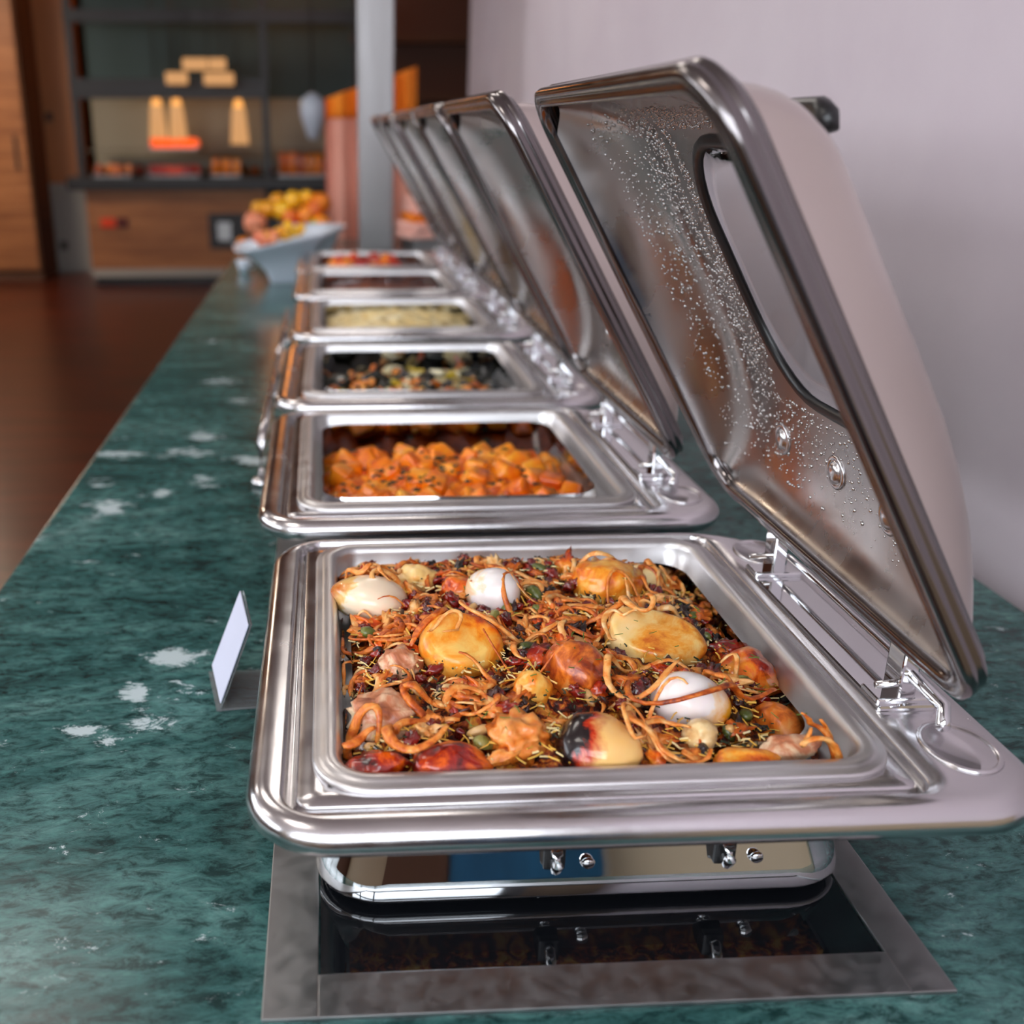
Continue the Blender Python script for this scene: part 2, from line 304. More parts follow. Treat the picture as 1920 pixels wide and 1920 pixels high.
# left wall with a row of windows; a window is panes set behind mullions
st(boxes('wall_left', [(XL - .1, XL, YB, YF, ZF, .6), (XL - .1, XL, YB, YF, 1.8, ZC), (XL - .1, XL, 4.6, YF, .6, 1.8), (XL - .1, XL, YB, -1.2, .6, 1.8)], M['leftwall']))
def window(nm, rect, axis, at, m, cols, rows):
    a0, a1, z0, z1 = rect; e = empty(nm); st(e)
    def b2(n, u0, u1, w0, w1, d0, d1, mm): 
        if axis == 'x': return box(n, at + d0, at + d1, u0, u1, w0, w1, mm, e)
        return box(n, u0, u1, at + d0, at + d1, w0, w1, mm, e)
    for i in range(cols + 1):
        u = a0 + (a1 - a0) * i / cols; b2('window_frame', u - .04, u + .04, z0, z1, -.03, .05, M['mull'])
    for j in range(rows + 1):
        w = z0 + (z1 - z0) * j / rows; b2('window_frame', a0, a1, w - .04, w + .04, -.03, .05, M['mull'])
    for i in range(cols):
        for j in range(rows):
            b2('pane', a0 + (a1 - a0) * i / cols, a0 + (a1 - a0) * (i + 1) / cols, z0 + (z1 - z0) * j / rows, z0 + (z1 - z0) * (j + 1) / rows, -.02, -.01, m)
window('window_1', (-1.2, 4.6, .6, 1.8), 'x', XL, M['day2'], 5, 2)
# wall behind the camera: window above, added colour panels below (only mirrored in the steel)
st(boxes('wall_back', [(XL, XR, YB - .1, YB, ZF, .35), (XL, XR, YB - .1, YB, 1.85, ZC), (XL, -2.6, YB - .1, YB, .35, 1.85), (.4, XR, YB - .1, YB, .35, 1.85)], M['beige']))
window('window_2', (-2.6, .4, .35, 1.85), 'y', YB, M['day'], 3, 2)
st(box('added_blue_panel', .18, .68, YB, YB + .04, ZF, .2, M['blue'])); st(box('trim_1', .68, .72, YB, YB + .05, ZF, .2, M['greypaint'])); st(box('trim_2', -.3, .17, YB, YB + .05, ZF, .2, M['leftwall']))  # blue panel added only to give the blue mirrored in the front dish
# ---------------------------------------------------------------- counter
ct = empty('buffet_counter', (0, 0, ZF), label='long buffet counter topped with polished green marble under the row of chafing dishes', cat='counter')
def cz(o): o.parent = ct; o.location = (0, 0, -ZF); return o
cz(box('marble_top', -.355, .70, .33, 4.75, -.035, 0, M['marble'], b=.004))
cz(box('counter_front', -.30, .70, .42, 4.68, ZF, -.035, M['frameblk']))
# ---------------------------------------------------------------- chafing dish
def frame_geo():
    # profile from underside of the rolled lip, over the roll, into the groove, to the opening
    out = (-.054 + .012, .418 - .012, .012, .436 - .012, [.040, .085, .040, .040])
    prof = []
    for i in range(11):
        a = math.radians(-60 + 150 * i / 10); prof.append((.012 * math.cos(a) - .0 , .0885 + .0115 * math.sin(a)))
    L = rings(prof, out, 10)
    inn = (-.030, .345, .020, .421, [.014, .014, .020, .016])
    n = len(L[0])
    def inner(d, z): return rings([(d, z)], inn, 10)[0]
    for k in (.35, .7): 
        A = L[-1] if k == .35 else A0
        if k == .35: A0 = A
        B = inner(.001, .0995); L.append([tuple(Vector(a) * (1 - k) + Vector(b) * k) for a, b in zip(A0, B)])
    for d, z in ((.0012, .0992), (0, .0975), (-.0008, .0915), (-.0052, .0915), (-.006, .0965), (-.0072, .0980), (-.024, .0980), (-.0255, .0970), (-.026, .090)):
        L.append(inner(d, z))
    return loft(L)
def pan_geo(depth=.062):
    rc = (0, .322, .049, .397, .022)
    prof = [(.0140, .0978), (.0150, .0990), (.0146, .1012), (.0125, .1022), (.0100, .1016), (.0085, .1034), (.0050, .1042), (.0010, .1040), (-.0015, .1022), (-.0025, .098), (-.0045, .080), (-.0075, .0785), (-.0080, .076), (-.014, .1 - depth + .008), (-.019, .1 - depth + .001), (-.024, .1 - depth)]
    L = rings(prof, rc, 8)
    # pressed dimples of the corner handles in the flat rim are separate; floor is the cap
    V, Fc = loft(L, cap1=True); return V, Fc
def body_geo():
    L = []
    for d, z, r in ((-.014, .0965, .03), (-.010, .085, .035), (-.0025, .060, .038), (.0060, .032, .042), (.0100, .0190, .043), (.0110, .0160, .043), (.0128, .0070, .043), (.0128, .0050, .043), (.0110, .0032, .042), (.006, .0022, .04), (-.006, .0015, .036), (-.02, .001, .02)):
        L.append([(x, y, z) for x, y in rrect(-.002 - d, .318 + d, .066 - d, .380 + d, r, 10)])
    V, Fc = loft(L, cap1=True); return V, Fc
# lid, in its own plane: u away from the hinge, v along the row, w outwards
LU, LV, LH = .370, .396, .058
def rise(t): t = max(0, min(1, t)); return (1 - (1 - t) ** 2.3) ** (1 / 1.5)
def lid_w(u, v, H=LH):
    dv = min(v, LV - v)
    return H * (rise(u / .17) * .97 + .03 * rise(u / .02)) * rise((LU - u) / .075) * rise(dv / .055)
WINR = (.098, .308, .080, .292, .07)
def lid_loops(k0, k1, n, off=0.0, H=LH, nc=10):
    a = rrect(.0, LU, 0, LV, .03, nc); c = rrect(WINR[0], WINR[1], WINR[2], WINR[3], WINR[4], nc); L = []
    for i in range(n + 1):
        k = (k0 + (k1 - k0) * i / n); kk = k ** 1.25 if k > 0 else 0; l = []
        for (p, q) in zip(a, c):
            u = p[0] * (1 - kk) + q[0] * kk; v = p[1] * (1 - kk) + q[1] * kk
            l.append((u, v, lid_w(u, v, H) + off * min(1, k * 8)))
        L.append(l)
    return L
def dense(loop_fn):  # subdivide straight runs so curved height is followed
    return loop_fn
def rr_dense(x0, x1, y0, y1, r, nc=8, ns=8):
    P = rrect(x0, x1, y0, y1, r, nc); Q = []
    for i in range(4):
        seg = P[i * (nc + 1):(i + 1) * (nc + 1)]; Q += seg
        a = seg[-1]; b = P[((i + 1) * (nc + 1)) % len(P)]
        for j in range(1, ns): t = j / ns; Q.append((a[0] * (1 - t) + b[0] * t, a[1] * (1 - t) + b[1] * t))
    return Q
def lid_loops2(off=0.0, n=44):
    a = rr_dense(0, LU, 0, LV, .028); c = rr_dense(*WINR[:4], WINR[4]); L = []
    for i in range(n + 1):
        k = i / n; kk = k ** 1.5; l = []
        for p, q in zip(a, c):
            u = p[0] * (1 - kk) + q[0] * kk; v = p[1] * (1 - kk) + q[1] * kk
            l.append((u, v, lid_w(u, v) + off))
        L.append(l)
    return L
def win_loops(off, n=5):
    c = rr_dense(*WINR[:4], WINR[4]); cu = (WINR[0] + WINR[1]) / 2; cv = (WINR[2] + WINR[3]) / 2; L = []
    for i in range(n + 1):
        k = 1 - i / (n + .2)
        L.append([(cu + (u - cu) * k, cv + (v - cv) * k, lid_w(cu + (u - cu) * k, cv + (v - cv) * k) + off) for u, v in c])
    return L
LA = Vector((.362, .036, .154)); UD = Vector((-.5023, 0, .8647)); WD = Vector((.8647, 0, .5023))
def lid_matrix():
    mm = Matrix.Identity(4)
    for i in range(3): mm[i][0] = UD[i]; mm[i][1] = (0, 1, 0)[i]; mm[i][2] = WD[i]; mm[i][3] = LA[i]
    return mm
def two_skin(inner, outer, edge=True):
    # inner and outer lofts joined along their first and last loops
    n = len(inner[0]); L = inner[::-1] + outer
    V, Fc = loft(L + [inner[::-1][0]]); return V, Fc
def make_dish(label):
    r = empty('chafing_dish', label=label, cat='chafing dish')
    V, Fc = body_geo(); fixn(mesh('body', V, Fc, M['body'], r))
    V, Fc = frame_geo(); fixn(mesh('rim_frame', V, Fc, M['steel'], r))
    # pressed rings in the wide hinge side of the frame
    for cy in (.062, .375):
        V, Fc = lathe_geo([(.029, .0996), (.028, .1012), (.0262, .1016), (.0248, .1006), (.0240, .0998), (.0001, .0999)], 40, .382, cy, .78, 1.0); o = fixn(mesh('pressed_ring', V, Fc, M['steel'], r))
    # handle bumpers under the front
    for cx in (.155, .262):
        V, Fc = lathe_geo([(.0001, 0), (.0035, .0005), (.0045, .002), (.0035, .004)], 14); o = fixn(mesh('screw', V, Fc, M['chrome'], r)); o.rotation_euler = (math.radians(102), 0, 0); o.location = (cx, .0585, .028)
        o = box('clip', -.007, .007, -.010, 0, -.012, .012, M['black'], r, .002); o.location = (cx - .022, .0625, .038)
        o2 = tube('clip_hook', [(0, -.010, .006), (0, -.016, .004), (0, -.018, -.002), (0, -.014, -.008), (0, -.009, -.006)], .0035, M['chrome'], o, sides=8)
    # hinge: raised base plate, two brackets, barrel and rods
    hp = box('hinge_plate', .352, .392, .105, .335, .0985, .1040, M['chrome'], r, .002)
    V, Fc = lathe_geo([(.0001, .0005), (.012, .001), (.016, .0045), (.015, .0065), (.0001, .0065)], 24, .370, .16, 1, 2.2); fixn(mesh('plate_boss', V, Fc, M['chrome'], hp))
    for cy in (.118, .322):
        boxes('bracket', [(.366, .378, cy - .010, cy + .010, .103, .146), (.352, .392, cy - .011, cy + .011, .103, .108)], M['chrome'], r, .0015)
    tube('hinge_barrel', [(.374, .095, .148), (.374, .345, .148)], .0095, M['chrome'], r, sides=20)
    tube('spring_rod', [(.352, .112, .116), (.382, .112, .118), (.384, .122, .118), (.384, .318, .118), (.382, .328, .118), (.352, .328, .116)], .0026, M['chrome'], r, sides=8)
    tube('lock_arm', [(.378, .075, .106), (.386, .09, .112), (.372, .112, .126)], .0045, M['chrome'], r, sides=8)
    # lid
    lid = empty('lid'); lid.parent = r; lid.matrix_local = lid_matrix()
    inner = lid_loops2(0); outer = lid_loops2(.0022)
    V, Fc = loft(outer); fixn(mesh('outer_shell', V, Fc, M['shell'], lid))
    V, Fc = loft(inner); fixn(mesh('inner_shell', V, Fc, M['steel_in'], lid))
    # rolled, stepped flange round the open face
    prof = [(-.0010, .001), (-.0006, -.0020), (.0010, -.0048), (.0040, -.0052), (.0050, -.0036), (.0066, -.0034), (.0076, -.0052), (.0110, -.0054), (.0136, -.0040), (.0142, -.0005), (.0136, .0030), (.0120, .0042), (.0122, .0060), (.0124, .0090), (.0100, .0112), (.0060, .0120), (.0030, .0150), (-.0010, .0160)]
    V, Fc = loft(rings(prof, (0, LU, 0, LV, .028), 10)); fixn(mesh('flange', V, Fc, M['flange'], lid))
    c = [(u, v, lid_w(u, v) + .0012) for u, v in rr_dense(*WINR[:4], WINR[4])]
    tube('gasket', c, .0055, M['black'], lid, sides=8, closed=True)
    V, Fc = loft(win_loops(.0002)[::-1] + win_loops(.0030), cap0=True, cap1=True); fixn(mesh('window_glass', V, Fc, M['glass'], lid))
    for (u, v) in ((.052, .205), (.046, .128), (.05, .300)):
        w = lid_w(u, v)
        V, Fc = lathe_geo([(.0135, 0), (.0130, -.0018), (.0105, -.0024), (.0098, -.0014), (.0088, -.0014), (.0082, -.0030), (.0050, -.0046), (.0001, -.0050)], 24); o = fixn(mesh('boss', V, Fc, M['steel'], lid)); o.location = (u, v, w + .0005); o.rotation_euler = (0, -math.radians(22), 0)
    # handle on the outside near the opening edge
    hw = lid_w(.318, .2)
    tube('handle', [(.312, .060, lid_w(.312, .060) + .007), (.318, .062, hw + .012), (.320, .075, hw + .016), (.320, .315, hw + .016), (.318, .330, hw + .012), (.312, .332, lid_w(.312, .332) + .007)], .0065, M['black'], lid, sides=10)
    return r
def copy_tree(o, parent=None):
    c = o.copy(); COL.objects.link(c)
    if parent: c.parent = parent
    for ch in [x for x in o.children]: copy_tree(ch, c)
    return c
DL = ['chafing dish nearest the camera holding roast potatoes, boiled eggs and fried onions', 'second chafing dish from the front holding orange potato cubes',
      'third chafing dish from the front holding mixed roast vegetables', 'fourth chafing dish from the front holding pale yellow rice',
      'fifth chafing dish from the front holding a low layer of brown stew', 'farthest chafing dish of the row beside the white slanted bowl']
DP = [(0, .468, 0), (-.021, .938, .3), (-.026, 1.408, -.4), (-.018, 1.915, .3), (-.029, 2.405, 0), (-.034, 2.850, 0)]
dishes = [make_dish(DL[0])]
# food pans
V, Fc = pan_geo(); pan0 = fixn(mesh('food_pan', V, Fc, M['steel_pan']))
PL = ['open steel food pan full of potatoes, eggs and onions in the nearest dish', 'open steel food pan of orange cubes in the second dish', 'open steel food pan of dark mixed vegetables in the third dish',
      'open steel food pan of yellow rice in the fourth dish', 'open steel food pan with a thin layer of stew in the fifth dish', 'open steel food pan in the farthest dish of the row']
pans = []
for i, (x, y, a) in enumerate(DP):
    d = dishes[0] if i == 0 else copy_tree(dishes[0]); d.location = (x, y, 0.003); d.rotation_euler.z = math.radians(a)
    d['label'] = DL[i]; d['group'] = 'chafing dishes in a row on the counter'
    p = pan0 if i == 0 else pan0.copy()
    if i: COL.objects.link(p)
    p.location = (x, y, .003); p.rotation_euler.z = math.radians(a); tag(p, PL[i], 'food pan', 'steel food pans')
    pans.append(p)
# one induction hob with a steel surround under each dish
def make_hob():
    h = empty('induction_hob', cat='hob')
    hx0, hx1, hy0, hy1 = -.012, .321, .004, .414
    box('glass_panel', hx0, hx1, hy0, hy1, .0, .0015, M['hob'], h)
    boxes('steel_surround', [(-.044, hx0 - .001, -.028, .446, 0, .0028), (hx1 + .001, .348, -.028, .446, 0, .0028), (hx0 - .001, hx1 + .001, -.028, hy0 - .001, 0, .0028), (hx0 - .001, hx1 + .001, hy1 + .001, .446, 0, .0028)], M['trim'], h, .0006)
    return h
hob0 = make_hob()
ON = ['nearest', 'second', 'third', 'fourth', 'fifth', 'farthest']
for i, (x, y, a) in enumerate(DP):
    h = hob0 if i == 0 else copy_tree(hob0); 
    if i in (3, 4): y = y - .012
    h.location = (x, y - (.0 if i == 0 else .004), .0); tag(h, 'black glass induction hob with steel surround under the %s chafing dish' % ON[i], 'hob', 'induction hobs in the counter')
    if i: 
        for ch in h.children: ch.scale.y = .9; ch.location.y = .02
# ---------------------------------------------------------------- condensation inside the nearest lid
rd = random.Random(3)
def droplets(lid, n, seed):
    rd = random.Random(seed); G = []
    dome = [(1, 0), (.85, .42), (.45, .70), (.001, .80)]
    tries = 0
    while len(G) < n and tries < n * 9:
        tries += 1
        u = .02 + (LU - .05) * rd.random() ** .75; v = .012 + rd.random() * (LV - .020)
        if WINR[0] - .01 < u < WINR[1] + .01 and WINR[2] - .01 < v < WINR[3] + .01: continue
        if rd.random() > .35 + .65 * min(1, max(0, (u - .08) / .2)) + (.3 if v > .25 else 0): continue
        # a wiped streak where drops have run together
        if abs(v - .328 - .012 * math.sin(u * 12)) < .006 and u > .20: continue
        s = (.0006 + .0010 * rd.random() ** 2.5)
        e = 1e-3; w = lid_w(u, v); nu = (lid_w(u + e, v) - w) / e; nv = (lid_w(u, v + e) - w) / e
        nn = Vector((nu, nv, -1)).normalized(); t1 = Vector((1, 0, nu)).normalized(); t2 = nn.cross(t1)
        sides = 6; V = []
        for (r, h) in dome:
            for j in range(sides):
                a = 2 * math.pi * j / sides; V.append(Vector((u, v, w - .0001)) + t1 * r * s * math.cos(a) * 1.15 + t2 * r * s * math.sin(a) + nn * h * s * .9)
        Fc = []
        for k in range(3):
            for j in range(sides): j2 = (j + 1) % sides; Fc.append((k * sides + j, k * sides + j2, (k + 1) * sides + j2, (k + 1) * sides + j))
        G.append((V, Fc))
    V, Fc = join_geo(G); o = mesh('condensation', V, Fc, M['water'], lid); o['kind'] = 'stuff'; return o
for i, n in ((0, 4800), (1, 700)):
    lid = [c for c in dishes[0].children if c.name.startswith('lid')][0] if i == 0 else None
    if lid: droplets(lid, n, 5)
# ---------------------------------------------------------------- food in the nearest pan
P1 = Vector((0, .468, .003))
def h1(x, y):
    """height of the heap at world x, y in the nearest pan"""
    a = x / .322; b = (y - .517) / .345
    h = .082 + .022 * math.sin(math.pi * max(0, min(1, .16 + .80 * a))) ** .8 * (.55 + .45 * math.sin(math.pi * max(0, min(1, .14 + .78 * b))))
    h += .004 * b - .010 * max(0, a - .86) / .14 - .008 * max(0, a - .7) / .3 * max(0, b) - .018 * max(0, b - .9) / .1 - .010 * max(0, .08 - a) / .08
    h += .006 * noise.noise(Vector((x * 30, y * 30, 0)))
    return h
def bed(name, x0, x1, y0, y1, hf, nx, ny, m, zb, label, cat):
    V = []; Fc = []
    for j in range(ny + 1):
        for i in range(nx + 1):
            x = x0 + (x1 - x0) * i / nx; y = y0 + (y1 - y0) * j / ny; V.append((x, y, hf(x, y)))
    for j in range(ny):
        for i in range(nx): a = j * (nx + 1) + i; Fc.append((a, a + 1, a + nx + 2, a + nx + 1))
    # skirt to the pan floor
    edge = [i for i in range(nx + 1)] + [j * (nx + 1) + nx for j in range(1, ny + 1)] + [ny * (nx + 1) + i for i in range(nx - 1, -1, -1)] + [j * (nx + 1) for j in range(ny - 1, 0, -1)]
    o0 = len(V)
    for e in edge: V.append((V[e][0], V[e][1], zb))
    n = len(edge)
    for k in range(n): k2 = (k + 1) % n; Fc.append((edge[k], o0 + k, o0 + k2, edge[k2]))
    Fc.append(tuple(range(o0, o0 + n)))
    o = fixn(mesh(name, V, Fc, m)); return tag(o, label, cat, kind='stuff')
bed('rice_bed', .006, .314, .5205, .862, lambda x, y: h1(x, y) - .007 + .006 * noise.noise(Vector((x * 85, y * 85, 5))) + .003 * noise.noise(Vector((x * 200, y * 200, 8))), 170, 180, M['bed'], .045, 'dark spiced rice mixed under the potatoes, eggs and onions in the nearest pan', 'rice')
# unproject helper: from a photograph pixel to the heap (placement only)
cfw = Vector((math.sin(yaw) * math.cos(pitch), math.cos(yaw) * math.cos(pitch), -math.sin(pitch))); crt = Vector((math.cos(yaw), -math.sin(yaw), 0)); cup = crt.cross(cfw)
def at(px, py, z):
    v = cfw + crt * ((px - PX) / F) - cup * ((py - PY) / F); t = (z - CZ) / v.z; return Vector((0, 0, CZ)) + v * t
def on1(px, py):
    z = .1
    for _ in range(6): p = at(px, py, z); z = h1(p.x, p.y)
    return Vector((p.x, p.y, z))
def blob_mesh(name, sx, sy, sz, m, seed, lump=.10, flat=None, sub=4, fr=2.2):
    bm = bmesh.new(); bmesh.ops.create_icosphere(bm, subdivisions=sub, radius=1)
    o = Vector((seed * 7.3, seed * 3.1, seed * 1.7))
    for v in bm.verts:
        c = v.co.copy(); k = 1 + lump * noise.noise(c * fr * .6 + o) + lump * .4 * noise.noise(c * fr * 2 + o)
        # egg-like taper
        c = c * k; tp = 1 - .16 * c.x
        v.co = Vector((c.x * sx, c.y * sy * tp, c.z * sz * tp))
        if flat is not None and v.co.z > flat * sz: v.co.z = flat * sz + (v.co.z - flat * sz) * .12
    me = bpy.data.meshes.new(name); bm.to_mesh(me); bm.free(); me.materials.append(m)
    me.polygons.foreach_set('use_smooth', [True] * len(me.polygons))
    ob = bpy.data.objects.new(name, me); COL.objects.link(ob); return ob
U1 = 1 / 1100.0  # metres per pixel at the middle of the nearest pan (about)
def piece(name, cat, label, px, py, w, d, hgt, m, rz=0, tx=0, ty=0, dz=0, lump=.10, flat=None, group=None, fr=2.2):
    p = on1(px, py); sc = (p - cam.location).dot(cfw) / F
    o = blob_mesh(name, w * sc / 2, d * sc / 2, hgt * sc / 2, M[m], R.random() * 50, lump, flat, fr=fr)
    o.location = (p.x, p.y, p.z + (dz + (5 if w > 90 else 0)) * sc); o.rotation_euler = (math.radians(tx), math.radians(ty), math.radians(rz))
    return tag(o, label, cat, group)
BIG = []
def big(*a, **k):
    o = piece(*a, **k); BIG.append((o.location.copy(), max(a[5], a[6]) * .00022)); return o
big('boiled_egg', 'egg', 'pale boiled egg with browned edge in the back left corner of the nearest pan', 690, 1128, 150, 130, 90, 'eggpale', 150, 20, 0, lump=.05)
big('boiled_egg', 'egg', 'white boiled egg at the back middle of the nearest pan, onion strands behind it', 922, 1122, 105, 92, 95, 'egg', 160, 15, -10, lump=.05, dz=8)
big('roast_potato', 'potato', 'large golden roast potato half left of centre in the nearest pan', 866, 1222, 165, 140, 110, 'pot_gold', 10, 22, 0, dz=6, flat=.6, lump=.08)
big('roast_potato', 'potato', 'large pale yellow roast potato right of centre in the nearest pan', 1228, 1212, 190, 135, 100, 'pot_pale', -12, 20, 6, dz=8, flat=.55, lump=.1)
big('roast_potato', 'potato', 'round browned potato at the centre of the nearest pan', 1083, 1262, 120, 125, 115, 'pot_brown', 30, 0, 0, dz=4, lump=.16)
big('boiled_egg', 'egg', 'white boiled egg with yellow side under an onion ring, right part of the nearest pan', 1295, 1328, 150, 110, 110, 'egg', -8, 15, 12, dz=8, lump=.05)
big('chicken_piece', 'chicken', 'torn pale chicken piece with brown skin in the left front of the nearest pan', 722, 1348, 135, 110, 85, 'meat', 20, 10, 0, lump=.35, fr=4)
big('roast_potato', 'potato', 'charred potato, black and red left, pale right, front middle of the nearest pan', 1122, 1408, 160, 140, 110, 'charpot', -24, 18, 0, dz=2, lump=.08)
big('roast_potato', 'potato', 'glazed orange potato with red streaks at the back of the nearest pan', 1140, 1102, 135, 110, 85, 'pot_gold', 5, 0, 0, dz=6, lump=.2)
big('roast_potato', 'potato', 'orange and black roast potato at the front edge left of the charred one', 846, 1440, 150, 100, 80, 'pot_red', 8, 0, 0, lump=.18)
big('roast_meat', 'meat', 'dark red glazed meat wedge at the right edge of the nearest heap', 1400, 1272, 115, 120, 80, 'pot_red', -30, 10, 0, dz=3, lump=.2)
big('roast_potato', 'potato', 'brown oval potato against the right wall of the nearest pan', 1462, 1362, 80, 120, 80, 'pot_brown', 10, 0, 0, lump=.08)
big('cashew_nut', 'nut', 'large golden rounded cashew in front of the right white egg', 1314, 1388, 66, 62, 58, 'nut', 40, 0, 0, dz=14, lump=.2)
big('egg_slice', 'egg', 'torn white egg slice at the front right corner of the nearest pan', 1480, 1424, 125, 60, 44, 'meat', 12, 0, 0, lump=.3, dz=22)
big('roast_potato', 'potato', 'flat orange potato slice lying at the front right of the nearest pan', 1400, 1440, 130, 60, 44, 'pot_gold', 0, 0, 0, lump=.15, dz=12)
big('roast_potato', 'potato', 'small yellow potato lump standing at the back left of the nearest pan', 782, 1090, 75, 55, 55, 'pot_pale', 0, 0, 0, dz=6, lump=.25)
big('roast_meat', 'meat', 'dark red meat lump in the front left corner of the nearest pan', 712, 1448, 120, 80, 70, 'pot_red', 0, 0, 0, lump=.3)
big('roast_potato', 'potato', 'small orange potato chunk between the golden half and the charred one', 1000, 1295, 70, 60, 70, 'pot_gold', 0, 0, 0, dz=4, lump=.2)
big('roast_potato', 'potato', 'orange potato at the back left centre touching the white egg', 862, 1108, 70, 60, 60, 'pot_red', 0, 0, 0, lump=.2)
big('roast_meat', 'meat', 'shredded orange meat strip pile left of the charred potato', 975, 1385, 110, 120, 80, 'pot_brown', 0, 0, 0, lump=.35, fr=5)
big('roast_meat', 'meat', 'pinkish meat fold under the onions at the left wall of the nearest pan', 752, 1245, 80, 70, 60, 'meat', 0, 0, 0, lump=.3, fr=4)
big('roast_potato', 'potato', 'pale potato at the back right of the nearest pan', 1212, 1088, 80, 60, 60, 'pot_pale', 0, 0, 0, lump=.1)
def lift(x, y, extra=0):
    """heap height including big pieces, so strands ride over them"""
    z = h1(x, y)
    for (c, r) in BIG:
        d = math.hypot(x - c.x, y - c.y)
        if d < r: z = max(z, c.z + (.62 * r) * math.sqrt(max(0, 1 - (d / r) ** 2)))
    return z
# onion strands: arcs and rings that lie over the heap
ro = random.Random(11)
def strand(cx, cy, r, a0, da, ez, wid, ell=1.0, rot=0, twist=.0, name='onion_strand'):
    n = max(8, int(abs(da) / .17)); P = []
    for i in range(n + 1):
        a = a0 + da * i / n; rr = r * (1 + .22 * math.sin(a * 2 + twist) + .10 * math.sin(3.3 * a + twist * 2))
        x = rr * math.cos(a); y = rr * ell * math.sin(a)
        X = cx + x * math.cos(rot) - y * math.sin(rot); Y = cy + x * math.sin(rot) + y * math.cos(rot)
        X = min(max(X, .006), .312); Y = min(max(Y, .524), .858)
        P.append(Vector((X, Y, lift(X, Y) + ez + .004 * math.sin(a * 2.3 + twist))))
    # smooth heights
    for _ in range(2): 
        zs = [p.z for p in P]
        for i in range(1, n): P[i].z = max((zs[i - 1] + zs[i] + zs[i + 1]) / 3, zs[i] - .003)
    sd = ro.random() * 50
    V, Fc = tube_geo(P, wid, rb=wid * .55, sides=7, taper=True, up=Vector((ro.uniform(-.6, .6), ro.uniform(-.6, .6), 1)).normalized())
    for q in range(len(V)):
        c = P[min(q // 7, n)]; V[q] = c + (V[q] - c) * (1 + .45 * noise.noise(Vector((q // 7 * .55, (q % 7) * .4, sd)))) 
    o0 = P[0].copy(); V = [v - o0 for v in V]
    o = mesh(name, V, Fc, M['onion']); o.location = o0; return o
for (px, py, r, a0, da, ell, wid, lab) in (
    (1300, 1310, .050, 2.6, 4.3, .62, .0030, 'long fried onion ring looped over the white egg on the right'),
    (1210, 1290, .030, .4, 5.2, .75, .0028, 'fried onion ring left of the right white egg'),
    (845, 1300, .026, 2.8, 4.8, .70, .0030, 'pale fried onion ring in front of the golden potato half'),
    (800, 1400, .026, .8, 4.6, .85, .0036, 'thick curled onion ring near the front left of the nearest pan'),
    (950, 1195, .036, 3.3, 2.9, .55, .0032, 'pinkish onion arc under the back white egg'),
    (1217, 1160, .008, 0, 6.0, .9, .0026, 'tiny onion ring on top of the pale potato'),
    (1385, 1190, .050, -1.2, 2.4, .9, .0026, 'long onion strand curving along the right edge of the heap'),
    (665, 1425, .014, 0, 6.0, .9, .0036, 'rolled onion ring in the front left corner'),
    (720, 1215, .040, -1.0, 2.6, .8, .0034, 'curved onion strand along the left wall')):
    p = on1(px, py); o = strand(p.x, p.y, r, a0, da, .004, wid, ell); tag(o, lab, 'onion', 'fried onions in the nearest pan')
RX = lambda x: 'left side' if x < .10 else ('right side' if x > .22 else 'middle')
RY = lambda y: 'front' if y < .63 else ('back' if y > .75 else 'centre')
ng = 0
for k in range(900):
    if ng >= 215: break
    x = .014 + ro.random() * .288; y = .526 + ro.random() * .330
    c = noise.noise(Vector((x * 13, y * 13, 9)))
    if c < -.12 and ro.random() < .8: continue
    over = any(math.hypot(x - q.x, y - q.y) < r * 1.25 for q, r in BIG)
    if over and ro.random() < .93: continue
    r = .009 + .020 * ro.random(); da = (1.4 + 4.0 * ro.random()) * ro.choice((-1, 1))
    o = strand(x, y, r, ro.random() * 6.28, da, .0002 + .005 * ro.random(), .0014 + .0018 * ro.random(), .45 + .5 * ro.random(), ro.random() * 3, ro.random() * 6)
    z_ = '%s of the %s' % (RY(y), RX(x))
    tag(o, 'thin crispy fried onion strand in the %s of the nearest pan' % z_, 'onion', 'loose onion strands, %s, nearest pan' % z_); ng += 1
# small browned shreds that fill the gaps
sh = []
for q in range(10): 
    o = blob_mesh('onion_clump', .0085, .0042, .0030, M['onion' if q % 3 else 'pot_red'], q * 3.3, .9, sub=3, fr=4); sh.append(o)
nb = 0
for k in range(260):
    x = .012 + ro.random() * .296; y = .524 + ro.random() * .332
    if any(math.hypot(x - q.x, y - q.y) < r * .9 for q, r in BIG): continue
    if nb < 10: o = sh[nb]
    else: o = sh[nb % 10].copy(); COL.objects.link(o)
    s_ = .7 + .9 * ro.random(); o.scale = (s_, s_ * (.7 + .6 * ro.random()), s_); o.location = (x, y, h1(x, y) + .001 + .002 * ro.random()); o.rotation_euler = (ro.uniform(-.5, .5), ro.uniform(-.5, .5), ro.random() * 6)
    z_ = '%s of the %s' % (RY(y), RX(x)); nb += 1
    tag(o, 'small browned onion clump in the %s of the nearest pan' % z_, 'onion', 'browned onion clumps, %s, nearest pan' % z_)
